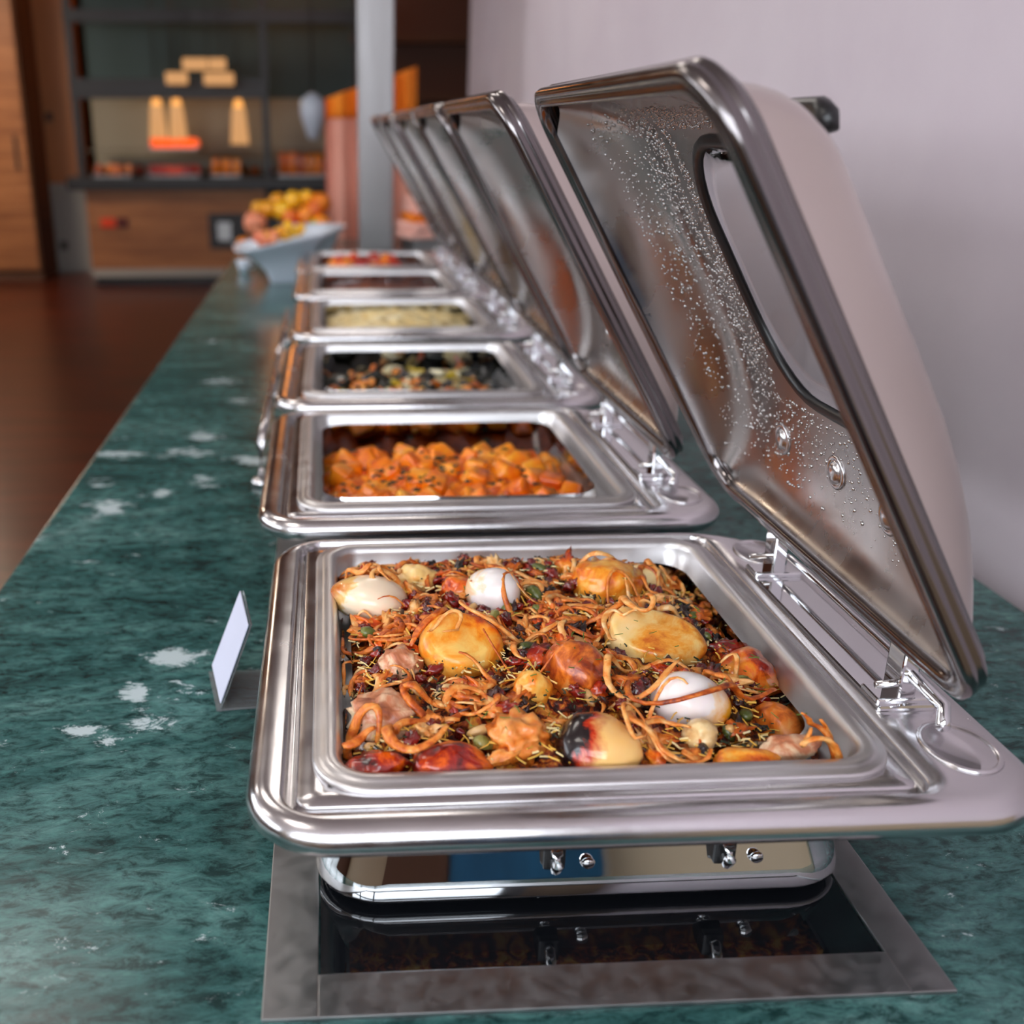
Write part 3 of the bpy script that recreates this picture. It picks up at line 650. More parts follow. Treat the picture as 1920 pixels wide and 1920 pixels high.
# raisins, nuts
def small_set(name, cat, label, group, m, n, sx, sy, sz, seed, lump, protos=4, zoff=.001):
    rr = random.Random(seed); ps = []
    for i in range(n):
        for _ in range(20):
            x = .016 + rr.random() * .285; y = .532 + rr.random() * .318
            if not any(math.hypot(x - q.x, y - q.y) < r * .85 for q, r in BIG): break
        if i < protos: o = blob_mesh(name, sx, sy, sz, M[m], rr.random() * 30, lump, sub=2 if lump < .5 else 3, fr=3); ps.append(o)
        else: o = ps[i % protos].copy(); COL.objects.link(o)
        s = .75 + .5 * rr.random(); o.scale = (s, s, s); o.location = (x, y, h1(x, y) + zoff + .003 * rr.random()); o.rotation_euler = (rr.random(), rr.random(), rr.random() * 6)
        z_ = '%s of the %s' % (RY(y), RX(x)); tag(o, label + ' in the ' + z_ + ' of the nearest pan', cat, group + ', ' + z_)
small_set('raisin', 'raisin', 'dark red shiny raisin', 'raisins in the nearest pan', 'raisin', 130, .0062, .0042, .0036, 21, .5)
small_set('charred_flake', 'onion', 'black charred onion flake', 'charred flakes in the nearest pan', 'char', 70, .0068, .0036, .0022, 27, .8)
small_set('pistachio', 'nut', 'green pistachio kernel', 'pistachios in the nearest pan', 'green', 26, .0078, .0045, .0042, 22, .15)
small_set('almond', 'nut', 'pale almond sliver', 'almonds in the nearest pan', 'nut', 30, .0075, .0035, .0030, 23, .12)
# rice noodles and herbs: uncountable
def sticks(name, n, m, ln, wd, seed, label, cat, hf, rng, dens=None, tilt=.5, up=.002, sides=4):
    rr = random.Random(seed); G = []
    x0, x1, y0, y1 = rng; t = 0
    while len(G) < n and t < n * 20:
        t += 1
        x = x0 + rr.random() * (x1 - x0); y = y0 + rr.random() * (y1 - y0)
        if dens and noise.noise(Vector((x * dens, y * dens, seed))) < .02 and rr.random() < .85: continue
        a = rr.random() * 6.28; l = ln * (.5 + rr.random()); z = hf(x, y) + up * rr.random()
        d = Vector((math.cos(a), math.sin(a), tilt * (rr.random() - .4))) * l; side = Vector((-math.sin(a), math.cos(a), 0)) * l * .25 * (rr.random() - .5)
        p = Vector((x, y, z)); G.append(tube_geo([p - d / 2, p + side, p + d / 2], wd * (.6 + .6 * rr.random()), sides=sides))
    V, Fc = join_geo(G); return tag(mesh(name, V, Fc, M[m], smooth=False), label, cat, kind='stuff')
rg = (.012, .305, .530, .852)
def hsome(x, y): return lift(x, y) if (int(x * 4000) % 3 == 0) else h1(x, y) + .003
sticks('rice_noodles', 800, 'noodle', .009, .0007, 31, 'thin yellow rice sticks scattered over the heap in the nearest pan', 'noodles', lambda x, y: h1(x, y) + .003, rg, 14)
sticks('rice_grains', 700, 'noodle2', .006, .0008, 32, 'pale cooked rice grains scattered over the heap in the nearest pan', 'rice', lambda x, y: h1(x, y) + .003, rg, 18)
sticks('dried_herbs', 600, 'herb', .0032, .0006, 33, 'dark dried herb flakes sprinkled over the nearest pan of food', 'herbs', lambda x, y: h1(x, y) + .004, rg, 12, 1.0, .003)
sticks('fresh_dill', 120, 'herb2', .0050, .00035, 34, 'green dill sprigs sprinkled over the nearest pan of food', 'herbs', lambda x, y: lift(x, y) + .003, rg, 10, 1.0, .003)
# ---------------------------------------------------------------- second pan: orange cubes
def cube_mesh(name, s, m, seed, jag=.16, bev=.22):
    rr = random.Random(seed); bm = bmesh.new(); bmesh.ops.create_cube(bm, size=1)
    for v in bm.verts: v.co += Vector((rr.uniform(-1, 1), rr.uniform(-1, 1), rr.uniform(-1, 1))) * jag
    bmesh.ops.bevel(bm, geom=bm.edges[:], offset=bev, segments=3, affect='EDGES', profile=.5)
    for v in bm.verts: v.co = Vector((v.co.x * s[0], v.co.y * s[1], v.co.z * s[2]))
    me = bpy.data.meshes.new(name); bm.to_mesh(me); bm.free(); me.materials.append(m); me.polygons.foreach_set('use_smooth', [True] * len(me.polygons)); return me
D2 = Vector((DP[1][0], DP[1][1], .003))
def h2(x, y):
    a = (x - D2.x) / .322; b = (y - D2.y - .049) / .348
    return .043 + .026 * math.sin(math.pi * max(0, min(1, a))) ** .6 * (.45 + .55 * math.sin(math.pi * max(0, min(1, .22 + .80 * b)))) - .016 * max(0, b - .78) / .22 + .006 * max(0, .2 - b) / .2 + .004 * noise.noise(Vector((x * 40, y * 40, 2)))
bed('orange_sauce', D2.x + .010, D2.x + .310, D2.y + .058, D2.y + .386, lambda x, y: max(h2(x, y) - .014, .052), 30, 30, M['sauce'], .045, 'orange sauce under the potato cubes in the second pan', 'sauce')
cms = [cube_mesh('potato_cube', (.026, .023, .021), M['cube'], s) for s in range(6)]
rc = random.Random(5); used = 0
for lay in range(2):
    nx, ny = (15, 14) if lay == 0 else (9, 9)
    for j in range(ny):
        for i in range(nx):
            x = D2.x + .022 + .278 * (i + .5 * (j % 2) * .8 + rc.uniform(-.25, .25)) / (nx - .5); y = D2.y + .070 + .262 * (j + rc.uniform(-.3, .3)) / (ny - 1)
            if lay == 1 and rc.random() < .35: continue
            o = bpy.data.objects.new('potato_cube', cms[rc.randrange(6)]); COL.objects.link(o); s = rc.uniform(.8, 1.2); o.scale = (s, s, s)
            o.location = (x, y, h2(x, y) + (-.003 if lay == 0 else .010) + rc.uniform(-.002, .002)); o.rotation_euler = (rc.uniform(-.7, .7), rc.uniform(-.7, .7), rc.random() * 6)
            z_ = '%s of the %s' % ('front' if y < D2.y + .16 else ('back' if y > D2.y + .28 else 'centre'), 'left side' if x < D2.x + .10 else ('right side' if x > D2.x + .21 else 'middle')); tag(o, 'bright orange spiced potato cube in the %s of the second pan' % z_, 'potato', 'orange cubes, %s, second pan' % z_); used += 1
rh = random.Random(77); G = []
for k in range(110):
    x = D2.x + .03 + .26 * rh.random(); y = D2.y + .07 + .30 * rh.random()
    if k > 40: x = D2.x + .12 + .05 * rh.gauss(0, 1); y = D2.y + .18 + .05 * rh.gauss(0, 1)
    x = min(max(x, D2.x + .02), D2.x + .3)
    z = h2(x, y) + .016 + .006 * rh.random(); a = rh.random() * 6; s = .002 + .004 * rh.random(); n = 6
    V = [Vector((x + s * math.cos(a + q) * (1 + .5 * math.sin(3 * q)), y + s * math.sin(a + q) * .6, z + .0015 * math.sin(2 * q))) for q in [2 * math.pi * i / n for i in range(n)]]
    V2 = [v + Vector((0, 0, .0006)) for v in V]
    G.append((V + V2, [tuple(range(n))[::-1], tuple(range(n, 2 * n))] + [(i, (i + 1) % n, n + (i + 1) % n, n + i) for i in range(n)]))
V, Fc = join_geo(G); tag(mesh('chopped_coriander', V, Fc, M['herb'], smooth=False), 'dark chopped coriander leaves scattered over the orange cubes', 'herbs', kind='stuff')
# ---------------------------------------------------------------- third pan: mixed vegetables
D3 = Vector((DP[2][0], DP[2][1], .003))
def h3(x, y): 
    a = (x - D3.x) / .322; return .045 + .022 * math.sin(math.pi * max(0, min(1, a))) ** .7 - .05 * max(0, y - D3.y - .33) / .06 * .3 + .004 * noise.noise(Vector((x * 40, y * 40, 4)))
bed('vegetable_gravy', D3.x + .010, D3.x + .310, D3.y + .062, D3.y + .386, lambda x, y: max(h3(x, y) - .010, .050), 24, 24, M['veg_d'], .045, 'dark gravy and greens under the vegetables in the third pan', 'gravy')
rv = random.Random(9)
def strip_mesh(name, r, w, m, da=2.4, fl=.5):
    n = 10; P = [(r * math.cos(da * i / n), r * .8 * math.sin(da * i / n), .003 * math.sin(i)) for i in range(n + 1)]
    V, Fc = tube_geo(P, w, rb=w * fl, sides=7, taper=True)
    me = bpy.data.meshes.new(name); me.from_pydata([tuple(v) for v in V], [], Fc); me.materials.append(m); me.polygons.foreach_set('use_smooth', [True] * len(me.polygons)); return me
kinds = [('carrot_strip', 'carrot', 'curved orange carrot strip in the third pan', 'carrot strips in the third pan', strip_mesh('carrot_strip', .022, .0056, M['veg_o']), 95),
         ('onion_slice', 'onion', 'pale curved onion slice in the third pan', 'onion slices in the third pan', strip_mesh('onion_slice', .018, .0045, M['veg_w'], 2.8), 22),
         ('aubergine_chunk', 'aubergine', 'dark aubergine chunk in the third pan', 'aubergine chunks in the third pan', cube_mesh('aubergine_chunk', (.028, .018, .014), M['veg_d'], 3), 48),
         ('courgette_slice', 'courgette', 'cream courgette slice in the third pan', 'courgette slices in the third pan', cube_mesh('courgette_slice', (.034, .026, .008), M['veg_w'], 8), 16),
         ('pepper_piece', 'pepper', 'yellow-green pepper piece in the third pan', 'pepper pieces in the third pan', cube_mesh('pepper_piece', (.022, .016, .010), M['veg_y'], 12), 18)]
for nm, cat, lab, grp, me, cnt in kinds:
    for k in range(cnt):
        x = D3.x + .025 + .27 * rv.random(); y = D3.y + .075 + .30 * rv.random(); o = bpy.data.objects.new(nm, me); COL.objects.link(o)
        s = rv.uniform(.75, 1.25); o.scale = (s, s, s); o.location = (x, y, h3(x, y) + rv.uniform(-.002, .008)); o.rotation_euler = (rv.uniform(-.5, .5), rv.uniform(-.5, .5), rv.random() * 6); z_ = ('left' if x < D3.x + .115 else 'right' if x > D3.x + .205 else 'middle') + ' third'; tag(o, lab.replace('in the third pan', 'in the %s of the third pan' % z_), cat, grp + ', ' + z_)
# ---------------------------------------------------------------- fourth, fifth, sixth pans
def flatfood(i, nm, m, z, amp, label, cat, fr=45):
    d = DP[i]; bed(nm, d[0] + .012, d[0] + .308, d[1] + .064, d[1] + .384, lambda x, y: z + .014 * math.sin(math.pi * (x - d[0]) / .322) + amp * noise.noise(Vector((x * fr, y * fr, i))) + amp * .6 * noise.noise(Vector((x * fr * 3, y * fr * 3, i))), 60, 60, M[m], .045, label, cat)
flatfood(3, 'yellow_rice', 'rice', .074, .008, 'pale yellow rice heaped in the fourth pan', 'rice')
flatfood(4, 'brown_stew', 'stew', .066, .006, 'brown stew lying low in the fifth pan', 'stew')
flatfood(5, 'red_stew', 'stew', .070, .006, 'reddish stew under the pepper chunks in the farthest pan', 'stew')
rm = random.Random(4); cmr = cube_mesh('pepper_chunk', (.036, .03, .024), M['red'], 4); cmo = cube_mesh('pumpkin_chunk', (.036, .03, .024), M['orangef'], 5)
for k in range(26):
    nm, me, lab = ('pepper_chunk', cmr, 'red pepper chunk in the farthest pan') if k % 2 else ('pumpkin_chunk', cmo, 'orange pumpkin chunk in the farthest pan')
    o = bpy.data.objects.new(nm, me); COL.objects.link(o); o.location = (DP[5][0] + .05 + .17 * rm.random(), DP[5][1] + .10 + .25 * rm.random(), .088 + .01 * rm.random()); o.rotation_euler = (rm.random(), rm.random(), rm.random() * 6)
    tag(o, lab, nm.split('_')[0], nm.split('_')[0] + ' chunks in the farthest pan')
# ---------------------------------------------------------------- sign holder beside the nearest dish
sg = empty('sign_holder', (0, 0, 0), label='small clear acrylic sign holder with a blank white card standing left of the nearest dish', cat='sign')
def slab(name, quad, th, m, parent):
    a, b, c, d = [Vector(q) for q in quad]; n = (b - a).cross(d - a).normalized() * th
    V = [a, b, c, d, a + n, b + n, c + n, d + n]; return fixn(mesh(name, V, [(0, 1, 2, 3), (4, 7, 6, 5), (0, 4, 5, 1), (1, 5, 6, 2), (2, 6, 7, 3), (3, 7, 4, 0)], m, parent, smooth=False))
sa, sb_, sc_, sd_ = at(406, 1334, .001), at(391, 1262, .001), at(449, 1106, .088), at(464, 1170, .088)
sn = (sb_ - sa).cross(sd_ - sa).normalized()
if sn.x > 0: sn = -sn
up_ = (sd_ - sa) * .10; k_ = -sn * .0006
slab('card', [sa + up_ + k_, sb_ + up_ + k_, sc_ - up_ * .1 + k_, sd_ - up_ * .1 + k_], .0008, M['paper'], sg)
slab('back_plate', [sa + k_ * 4, sb_ + k_ * 4, sc_ + k_ * 4, sd_ + k_ * 4], .0016 if (sb_ - sa).cross(sd_ - sa).x > 0 else -.0016, M['acrylic'], sg)
slab('foot', [sa, sa + Vector((.040, .004, 0)), sb_ + Vector((.052, 0, 0)), sb_], .002, M['acrylic'], sg)
for ch in sg.children: ch.data.transform(Matrix.Translation((-sa.x, -sa.y, 0)))
sg.location = (sa.x, sa.y, 0)
# tray rail left of the third and fourth dishes
for (y0, y1, lab) in ((1.36, 1.86, 'slim blue-grey steel tray rail beside the third dish'), (1.90, 2.36, 'slim blue-grey steel tray rail beside the fourth dish')):
    rl = empty('tray_rail', (-.096, y0, 0), label=lab, cat='rail', group='tray rails left of the dishes')
    L = y1 - y0
    tube('rail_bar', [(0, 0, .010), (0, 0, .060), (.004, .012, .075), (.006, .03, .080), (.006, L - .03, .080), (.004, L - .012, .075), (0, L, .060), (0, L, .010)], .006, M['steel'], rl, sides=12)
    for yy in (0, L):
        V, Fc = lathe_geo([(.014, 0), (.014, .008), (.010, .011), (.006, .012)], 18, 0, yy); fixn(mesh('rail_foot', V, Fc, M['steel'], rl))
# ---------------------------------------------------------------- far end of the counter
pole = empty('steel_post', (.185, 4.10, 0), label='square brushed steel post rising from the counter behind the farthest dish', cat='post')
box('post_shaft', -.065, .065, -.065, .065, .01, 2.0, M['brushed'], pole, .006, 3); box('post_base', -.085, .085, -.085, .085, 0, .012, M['brushed'], pole, .003)
# white slanted bowl
def sq_bowl(name, cx, cy, rx, ry, z0, hl, hr, m, parent=None, rot=0):
    L = []
    for k, (s, zf) in enumerate(((.30, 0), (.32, .03), (.40, .30), (.62, .62), (.86, .88), (1.0, 1.0), (1.0, 1.03), (.97, 1.03), (.84, .90), (.60, .66), (.36, .36), (.22, .22))):
        l = []
        for x, y in rrect(-rx * s, rx * s, -ry * s, ry * s, min(rx, ry) * s * .45, 8):
            h = hl + (hr - hl) * (x / rx + 1) / 2; l.append((x, y, zf * h))
        L.append(l)
    V, Fc = loft(L, cap0=True, cap1=True); o = fixn(mesh(name, V, Fc, m, parent)); o.location = (cx, cy, z0); o.rotation_euler.z = rot; return o
bw = sq_bowl('serving_bowl', -.135, 3.385, .160, .135, 0, .105, .165, M['ceramic'], rot=.12); tag(bw, 'white slanted ceramic bowl of cut fruit beside the farthest dish', 'bowl')
rf = random.Random(8)
pm = cube_mesh('pineapple_chunk', (.040, .032, .026), M['yellowf'], 2); km = cube_mesh('melon_slice', (.055, .03, .018), M['pinkf'], 3)
for k in range(22):
    me, nm, lab = (pm, 'pineapple_chunk', 'yellow pineapple chunk in the white slanted bowl') if k > 6 else (km, 'melon_slice', 'pink melon slice in the white slanted bowl')
    a = rf.random() * 6.28; q = rf.random() ** .5 * .085; X = q * math.cos(a); Yv = q * math.sin(a)
    if k <= 6: X = -.075 + .05 * rf.random(); Yv = -.08 + .05 * rf.random()
    o = bpy.data.objects.new(nm, me); COL.objects.link(o); h = .105 + .06 * (X / .15 + 1) / 2
    o.location = (-.135 + X, 3.385 + Yv, h * .86 + .030 + .025 * (1 - q / .085) * rf.random()); o.rotation_euler = (rf.random(), rf.random(), rf.random() * 6); tag(o, lab, nm.split('_')[0], nm.replace('_', ' ') + 's in the white bowl')
# dark basket heaped with fruit
bk = empty('fruit_basket', (-.115, 4.22, 0), label='dark round basket heaped with oranges and peppers at the far end of the counter', cat='basket')
V, Fc = lathe_geo([(.10, 0), (.13, .03), (.150, .075), (.156, .08), (.150, .082), (.12, .04), (.06, .03), (.001, .03)], 32); fixn(mesh('basket_bowl', V, Fc, M['darkbowl'], bk))
for k in range(10):
    a = k * .63; V, Fc = tube_geo([(.132 * math.cos(a), .132 * math.sin(a), .02), (.150 * math.cos(a), .150 * math.sin(a), .05), (.160 * math.cos(a + .1), .160 * math.sin(a + .1), .08)], .005, sides=6); mesh('basket_rib', V, Fc, M['darkbowl'], bk)
def fruit(name, label, cat, m, x, y, z, r, sq=.95, grp='fruit heaped in the dark basket', st=True):
    V, Fc = lathe_geo([(.0005, -sq * .96), (.5, -sq * .9), (.85, -sq * .55), (1, 0), (.87, sq * .55), (.55, sq * .88), (.2, sq * .93), (.0005, sq * .86)], 18)
    V = [(a * r, b_ * r, c * r) for a, b_, c in V]; e = fixn(mesh(name, V, Fc, M[m])); e.location = (x, y, z); e.rotation_euler = (rf.uniform(-.4, .4), rf.uniform(-.4, .4), 0)
    if st: mesh('stalk', *tube_geo([(0, 0, r * sq * .84), (r * .05, 0, r * sq * 1.08)], r * .07, sides=5), M['herb2'], e)
    return tag(e, label, cat, grp)
FR = [('orange', 'orange', 'orangef', 655, 375, .045), ('orange', 'orange', 'orangef', 590, 395, .045), ('orange', 'orange', 'orangef', 575, 405, .040), ('lemon', 'lemon', 'yellowf', 530, 395, .040), ('lemon', 'lemon', 'yellowf', 550, 375, .036), ('lemon', 'lemon', 'yellowf', 505, 392, .036),
      ('peach', 'peach', 'pinkf', 478, 418, .046), ('tomato', 'tomato', 'red', 552, 430, .042), ('tomato', 'tomato', 'red', 600, 436, .030), ('lime', 'lime', 'limef', 592, 422, .026), ('lemon', 'lemon', 'yellowf', 575, 370, .030), ('orange', 'orange', 'orangef', 602, 418, .034), ('lemon', 'lemon', 'yellowf', 485, 390, .03), ('lemon', 'lemon', 'yellowf', 520, 375, .03), ('orange', 'orange', 'orangef', 545, 408, .036)]
LB = ['orange at the top right of the basket heap', 'orange in the middle of the basket heap, above the red tomato', 'orange left of the middle orange in the basket', 'lemon in the middle of the basket heap', 'yellow lemon near the top of the basket heap', 'yellow lemon left of centre in the basket heap', 'pale pink peach at the left end of the basket heap', 'bright red tomato at the front of the basket heap',
      'small red tomato at the right front of the basket', 'small lime at the right front of the basket heap', 'small yellow lemon topmost in the basket', 'small orange just above the lime', 'small yellow lemon at the upper left of the basket heap', 'small yellow lemon behind the left lemons', 'small orange just above the bright red tomato']
for (nm, cat, m_, px, py, r), lab in zip(FR, LB):
    if px > 640: px, py = 600, 382
    Yd = 4.16 + (430 - py) * .0016
    v = cfw + crt * ((px - PX) / F) - cup * ((py - PY) / F); t = Yd / v.y; p = Vector((0, 0, CZ)) + v * t
    fruit(nm, lab, cat, m_, p.x, Yd, max(p.z, .03 + r), r)
fruit('orange', 'single small orange lying on the counter left of the white bowl', 'orange', 'orangef', -.345 + .015, 4.25, .03, .03, grp='single small orange on the counter')
cup_ = empty('sauce_cup', (-.285, 3.62, 0), label='tiny white sauce cup on the counter left of the slanted bowl', cat='cup')
V, Fc = lathe_geo([(.015, 0), (.020, .02), (.026, .04), (.024, .041), (.018, .02), (.001, .008)], 20); fixn(mesh('cup_bowl', V, Fc, M['ceramic'], cup_)); V, Fc = tube_geo([(.022, 0, .03), (.034, 0, .03), (.034, 0, .016), (.02, 0, .014)], .003, sides=6); mesh('cup_handle', V, Fc, M['ceramic'], cup_)
pl = empty('serving_plate', (-.05, 3.86, 0), label='pale grey plate standing behind the slanted white bowl', cat='plate')
V, Fc = lathe_geo([(.05, 0), (.055, .015), (.09, .10), (.12, .128), (.122, .132), (.118, .133), (.08, .11), (.04, .10), (.001, .10)], 28, sx=1.0, sy=.8); fixn(mesh('plate_dish', V, Fc, M['ceramic'], pl))
# pleated cloth behind the post and folded napkins right of it
def pleats(name, x0, x1, y, z0, z1f, m, parent, th=.03, n=60):
    V = []; Fc = []
    for i in range(n + 1):
        t = i / n; x = x0 + (x1 - x0) * t; yy = y + th * math.sin(t * 26) + .01 * math.sin(t * 61)
        for z in (z0, z0 + .35 * (z1f(t) - z0), z0 + .7 * (z1f(t) - z0), z1f(t)): V.append((x, yy, z))
        for z in (z1f(t), z0): V.append((x, yy + .02, z))
    for i in range(n):
        for j in range(6): j2 = (j + 1) % 6; Fc.append((i * 6 + j, (i + 1) * 6 + j, (i + 1) * 6 + j2, i * 6 + j2))
    return fixn(mesh(name, V, Fc, m, parent))
dr = empty('pleated_drape', (.00, 4.85, ZF), label='pale pink pleated drape with an orange top hanging left of the steel post', cat='drape')
o = pleats('drape_body', 0, .40, 0, .0, lambda t: .9 + .52 + .10 * t, M['cloth'], dr); o = pleats('drape_top', 0, .40, -.004, .9 + .50, lambda t: .9 + .58 + .13 * t, M['clotho'], dr, .034)
nk = empty('serviette_stack', (.40, 4.02, 0), rz=.25, label='stack of folded pale pink napkins on a grey tray right of the steel post', cat='napkins')
box('tray', -.14, .17, -.10, .12, .0, .02, M['trim'], nk, .004); box('riser', -.10, .12, -.07, .09, .02, .075, M['trim'], nk, .006)
for i in range(6):
    z = .075 + .030 * i; o = box('napkin', -.13 + .010 * i, .15 - .022 * i, -.09, .10, z, z + .028, M['clothp'] if i % 3 != 2 else M['clotho'], nk, .012, 4); o.rotation_euler.z = .12 * math.sin(i * 2.1)
# ---------------------------------------------------------------- display cases across the room
def glowmat(n, c, s): return emit(n, c, s)
G_or = glowmat('heat_lamp_glow', (1, .42, .10, 1), 1.3); G_red = glowmat('lamp_lit_food_glow', (1, .10, .01, 1), 1.2); G_pale = glowmat('warm_lamp_shade', (1, .50, .2, 1), .62)
YD = 9.8
dc = empty('display_case', (-2.15, YD, ZF), label='food display case on an oak cabinet with black counter across the room', cat='display case')
def D(o): o.parent = dc; return o
# x measured from cabinet left; cabinet 2.15 .. right end
box('oak_front', .0, 1.60, 0, .8, .08, .84, M['oak'], dc); box('plinth', .02, 1.6, .04, .8, 0, .08, M['frameblk'], dc)
box('black_top', -.14, 2.45, -.06, .9, .84, .95, M['frameblk'], dc, .01)
box('side_panel', 1.6, 2.4, .05, .8, .0, .80, M['frameblk'], dc)
box('kick_strip', .0, 1.6, -.01, 0, .08, .15, M['greypaint'], dc)
vn = box('vent_recess', 1.08, 1.42, -.012, .0, .33, .64, M['frameblk'], dc); box('vent_grille', .08 + 1.08, .20 + 1.08, -.02, -.012, .40, .56, M['trim'], vn)
bd = box('red_badge', .12, .25, -.012, 0, .52, .60, M['red'], dc); box('dark_badge', .26, .36, -.012, 0, .52, .60, plain('maroon_badge', srgb(90, 24, 22), .6), dc)
for x in (-.04, 1.60, 2.40): box('post', x, x + .06, 0, .06, .90, 2.4, M['frameblk'], dc)
box('top_beam', -.04, 1.66, -.02, .06, 1.60, 1.76, M['frameblk'], dc); box('upper_beam', -.04, 2.4, -.02, .06, 2.2, 2.3, M['frameblk'], dc)
box('shelf_glass', .0, 2.4, .1, .7, 1.17, 1.18, M['acrylic'], dc)
bp = box('back_panel', -.04, 2.45, .8, .82, .9, 1.62, plain('olive_panel', srgb(150, 146, 130), .6), dc); box('back_panel', -.04, 2.45, .8, .82, 1.62, 2.5, plain('teal_panel', srgb(50, 76, 80), .6), dc)
for (x, z) in ((.62, 1.50), (.80, 1.50), (1.36, 1.48)):
    hl = empty('heat_lamp', (-2.15 + x, YD + .45, ZF + z), label='glowing warm conical heat lamp hanging in the display case, %s' % {.62: 'left one of the close pair', .80: 'right one of the close pair', 1.36: 'single one at the right'}[x], cat='lamp', group='heat lamps in the display case')
    V, Fc = lathe_geo([(.03, .08), (.06, .04), (.085, -.26), (.078, -.26), (.001, -.25)], 20); fixn(mesh('lamp_shade', V, Fc, G_pale, hl)); V, Fc = lathe_geo([(.001, .13), (.03, .12), (.05, .05), (.045, -.0)], 16); fixn(mesh('lamp_cap', V, Fc, G_or, hl)); tube('cord', [(0, 0, .12), (0, 0, 1.2)], .006, M['frameblk'], hl, sides=6)
def dtray(x, w, z, m, lab, cat, dy=.1, hgt=.06):
    e = empty('food_tray', (-2.15 + x, YD + dy, ZF + z), label=lab, cat=cat, group='trays in the display case')
    boxes('tray_body', [(0, w, 0, .35, 0, .012), (0, .01, 0, .35, 0, .03), (w - .01, w, 0, .35, 0, .03)], M['trim'], e)
    rr = random.Random(int(x * 100)); G = []
    for k in range(max(3, int(w / .07))):
        o = bpy.data.objects.new('portion', cube_mesh('portion', (.07, .08, hgt), m, k)); COL.objects.link(o); o.parent = e; o.location = (.04 + (w - .08) * k / max(2, int(w / .07) - 1), .08 + .1 * rr.random(), .012 + hgt * .5)
dtray(.58, .44, 1.18, G_red, 'tray of bright red food glowing as if lamp-lit on the shelf under the pair of heat lamps', 'tray', .1, .08)  # portions glow by themselves, standing in for lamp light on the food
dtray(.56, .46, .95, M['red'], 'dark red tray of food on the black counter under the glowing red tray', 'tray', .0, .08)
dtray(.08, .34, .95, M['pot_brown'], 'tray of brown rolls at the left end of the display case', 'tray', .0, .09)
dtray(1.12, .26, .95, M['orangef'], 'tray of orange-yellow food under the single heat lamp', 'tray', .05, .14)
dtray(1.72, .40, .95, M['orangef'], 'tray of orange fruit in the right-hand half of the display case', 'tray', .0, .18)
dtray(2.1, .25, .95, M['pot_brown'], 'tray of brown food at the far right of the display case', 'tray', .0, .12)
for (x, w, z, dy_, lab) in ((-1.30, .17, 1.745, 0, 'left of the lower two'), (-.99, .24, 1.740, 0, 'right of the lower two'), (-1.20, .36, 1.87, .35, 'upper one')):
    e = empty('oblong_lamp', (x, YD - .45 + dy_, ZF + z), label='glowing orange oblong lamp hanging before the display case, ' + lab, cat='lamp', group='oblong lamps before the display case')
    tube('lamp_tube', [(0, 0, 0), (.02, 0, 0), (w - .02, 0, 0), (w, 0, 0)], lambda t: .048, G_pale, e, sides=14, taper=False)
    for u in (.04, w - .04): tube('cord', [(u, 0, .04), (u, 0, 2.88 - z)], .004, M['frameblk'], e, sides=6)
# rolls and pastries in a row on the case's counter
rq = random.Random(12); RM = [mesh('tmp', *lathe_geo([(.001, -.03), (.04, -.028), (.055, -.005), (.045, .025), (.015, .04), (.001, .041)], 14), m=M[k]) for k in ('pot_brown', 'orangef', 'red')]
for k in range(16):
    o = bpy.data.objects.new('bread_roll', RM[k % 3].data); COL.objects.link(o); o.location = (-2.02 + .135 * k + .02 * rq.random(), YD + .46 + .1 * rq.random(), ZF + .985); sc_q = .8 + .5 * rq.random(); o.scale = (sc_q, sc_q, sc_q)
    tag(o, '%s round roll in the back row of the display case' % ['brown', 'orange', 'red'][k % 3], 'bread', '%s rolls in the display case' % ['brown', 'orange', 'red'][k % 3])
for o in RM: bpy.data.objects.remove(o)
wp = empty('wooden_post', (-2.72, 10.82, ZF), label='orange-lit wooden door post at the left of the display case', cat='post')
box('post_upper', 0, .37, 0, .2, .85, 2.9, M['wdn'], wp, .01); box('post_lower', -.02, .39, 0, .2, 0, .85, M['greypaint'], wp, .01)
box('knob', .05, .11, -.03, 0, 1.42, 1.50, M['frameblk'], wp, .01); box('knob', .06, .13, -.03, 0, .22, .30, M['frameblk'], wp, .01)
cb = empty('tall_cupboard', (-4.4, 10.2, ZF), label='dark brown tall cupboard left of the wooden post', cat='cupboard')
box('carcass', 0, 1.7, 0, .6, 0, 2.6, M['leftwall'], cb)
for k in range(3): dd = box('cupboard_door', .03 + .56 * k, .56 + .56 * k, -.025, 0, .1, 2.5, M['oak'], cb, .005); box('door_handle', .46 + .56 * k, .48 + .56 * k, -.05, -.025, 1.0, 1.3, M['frameblk'], dd)
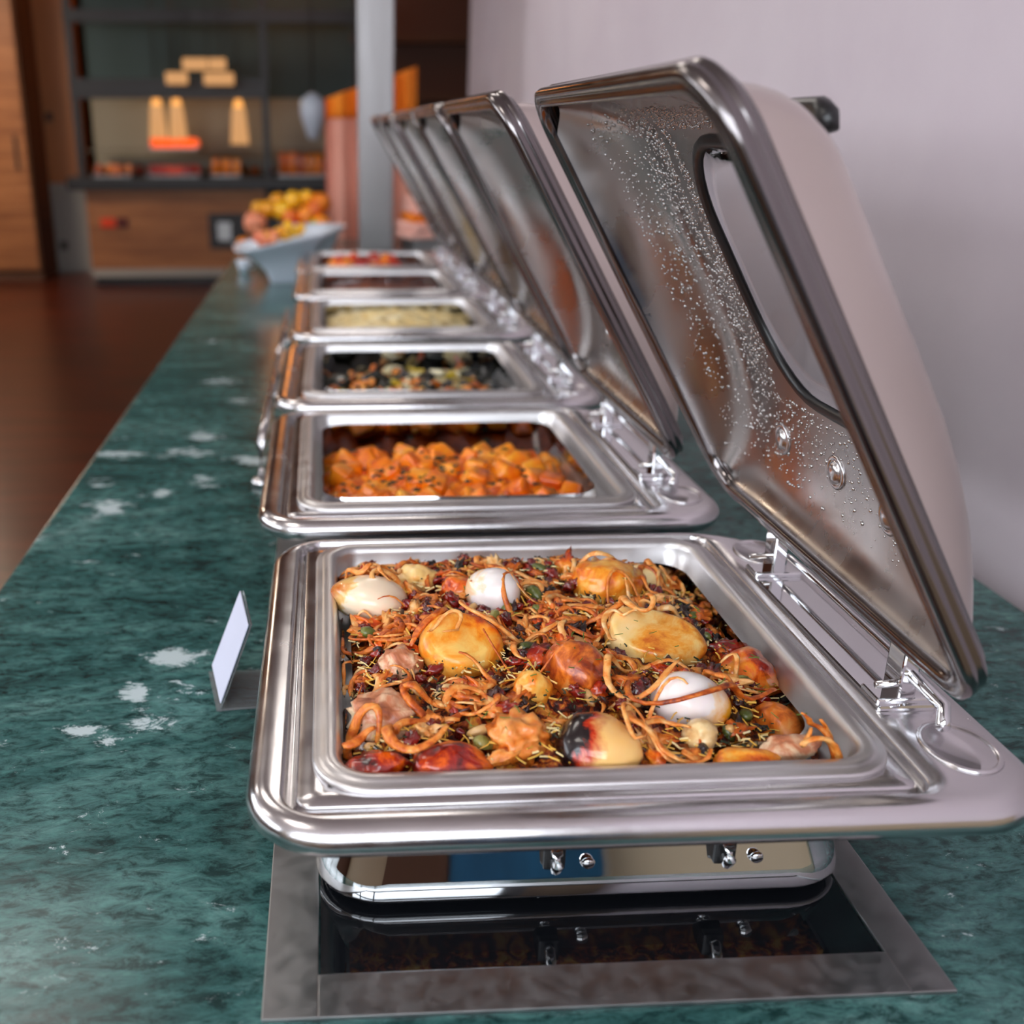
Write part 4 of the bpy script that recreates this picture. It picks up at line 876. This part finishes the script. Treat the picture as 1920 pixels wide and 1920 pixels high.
# copper hood and brown shelving in the gap right of the case
hd = empty('wall_shelf', (.25, 10.4, ZF), label='brown slanted shelving behind the drape right of the display case', cat='shelf')
box('shelf_back', -.1, 2.6, .3, .34, 0, 2.8, plain('brown_shelf', srgb(92, 56, 40), .7), hd)
for k in range(4): o = box('shelf_board', 0, 2.4, 0, .3, .6 + .5 * k, .66 + .5 * k, M['leftwall'], hd); 
pn = empty('pendant_lamp', (-.07, 6.4, 0.52), label='small pale cone pendant lamp left of the drape top', cat='lamp')
V, Fc = lathe_geo([(.016, .13), (.07, .09), (.075, .02), (.03, -.12), (.001, -.125)], 20); fixn(mesh('shade', V, Fc, M['ceramic'], pn)); tube('cord', [(0, 0, .12), (0, 0, 1.48)], .005, M['frameblk'], pn, sides=6)
# unseen strip lamps added for orange reflections in the steel frames
G_s = emit('added_strip_glow', (1, .38, .10, 1), 9)
for k, (x, y) in enumerate(((-.36, 8.9), (-.40, 10.9))):
    o = tube('added_strip_lamp', [(0, 0, 0), (0, .2, 0), (0, 1.0, 0), (0, 1.3, 0)], .07, G_s, None, sides=12); o.location = (x, y, ZC - .09)
    tag(o, 'added long orange strip lamp under the brown far ceiling, %s' % ['nearer the buffet', 'over the display case'][k], 'lamp', 'added strip lamps for reflections')
# unseen ceiling panels added to brighten the dishes, aisle and far cabinet
G_c = emit('ceiling_fill_glow', (1, .93, .86, 1), FILL_CEIL)
G_f = emit('warm_fill_glow', (1, .80, .60, 1), 60)
for k, (x, y) in enumerate(((-1.0, .4), (-1.0, 2.4), (-3.0, 1.4), (-3.5, 8.6), (-2.6, 3.8), (.22, 3.3))):
    e = empty('ceiling_fill_panel', (x, y, ZC - .02), label='added square white fill panel on the ceiling, %s' % ['nearest the camera', 'over the middle of the aisle', 'near the left windows', 'warm one before the display case', 'over the far end of the aisle', 'above the fifth chafing dish'][k], cat='ceiling light', group='added ceiling fill panels')
    box('diffuser', -.3, .3, -.3, .3, -.01, 0, G_f if k == 3 else G_c, e); boxes('frame', [(-.33, .33, -.33, -.3, -.015, .02), (-.33, .33, .3, .33, -.015, .02), (-.33, -.3, -.3, .3, -.015, .02), (.3, .33, -.3, .3, -.015, .02)], M['greypaint'], e)
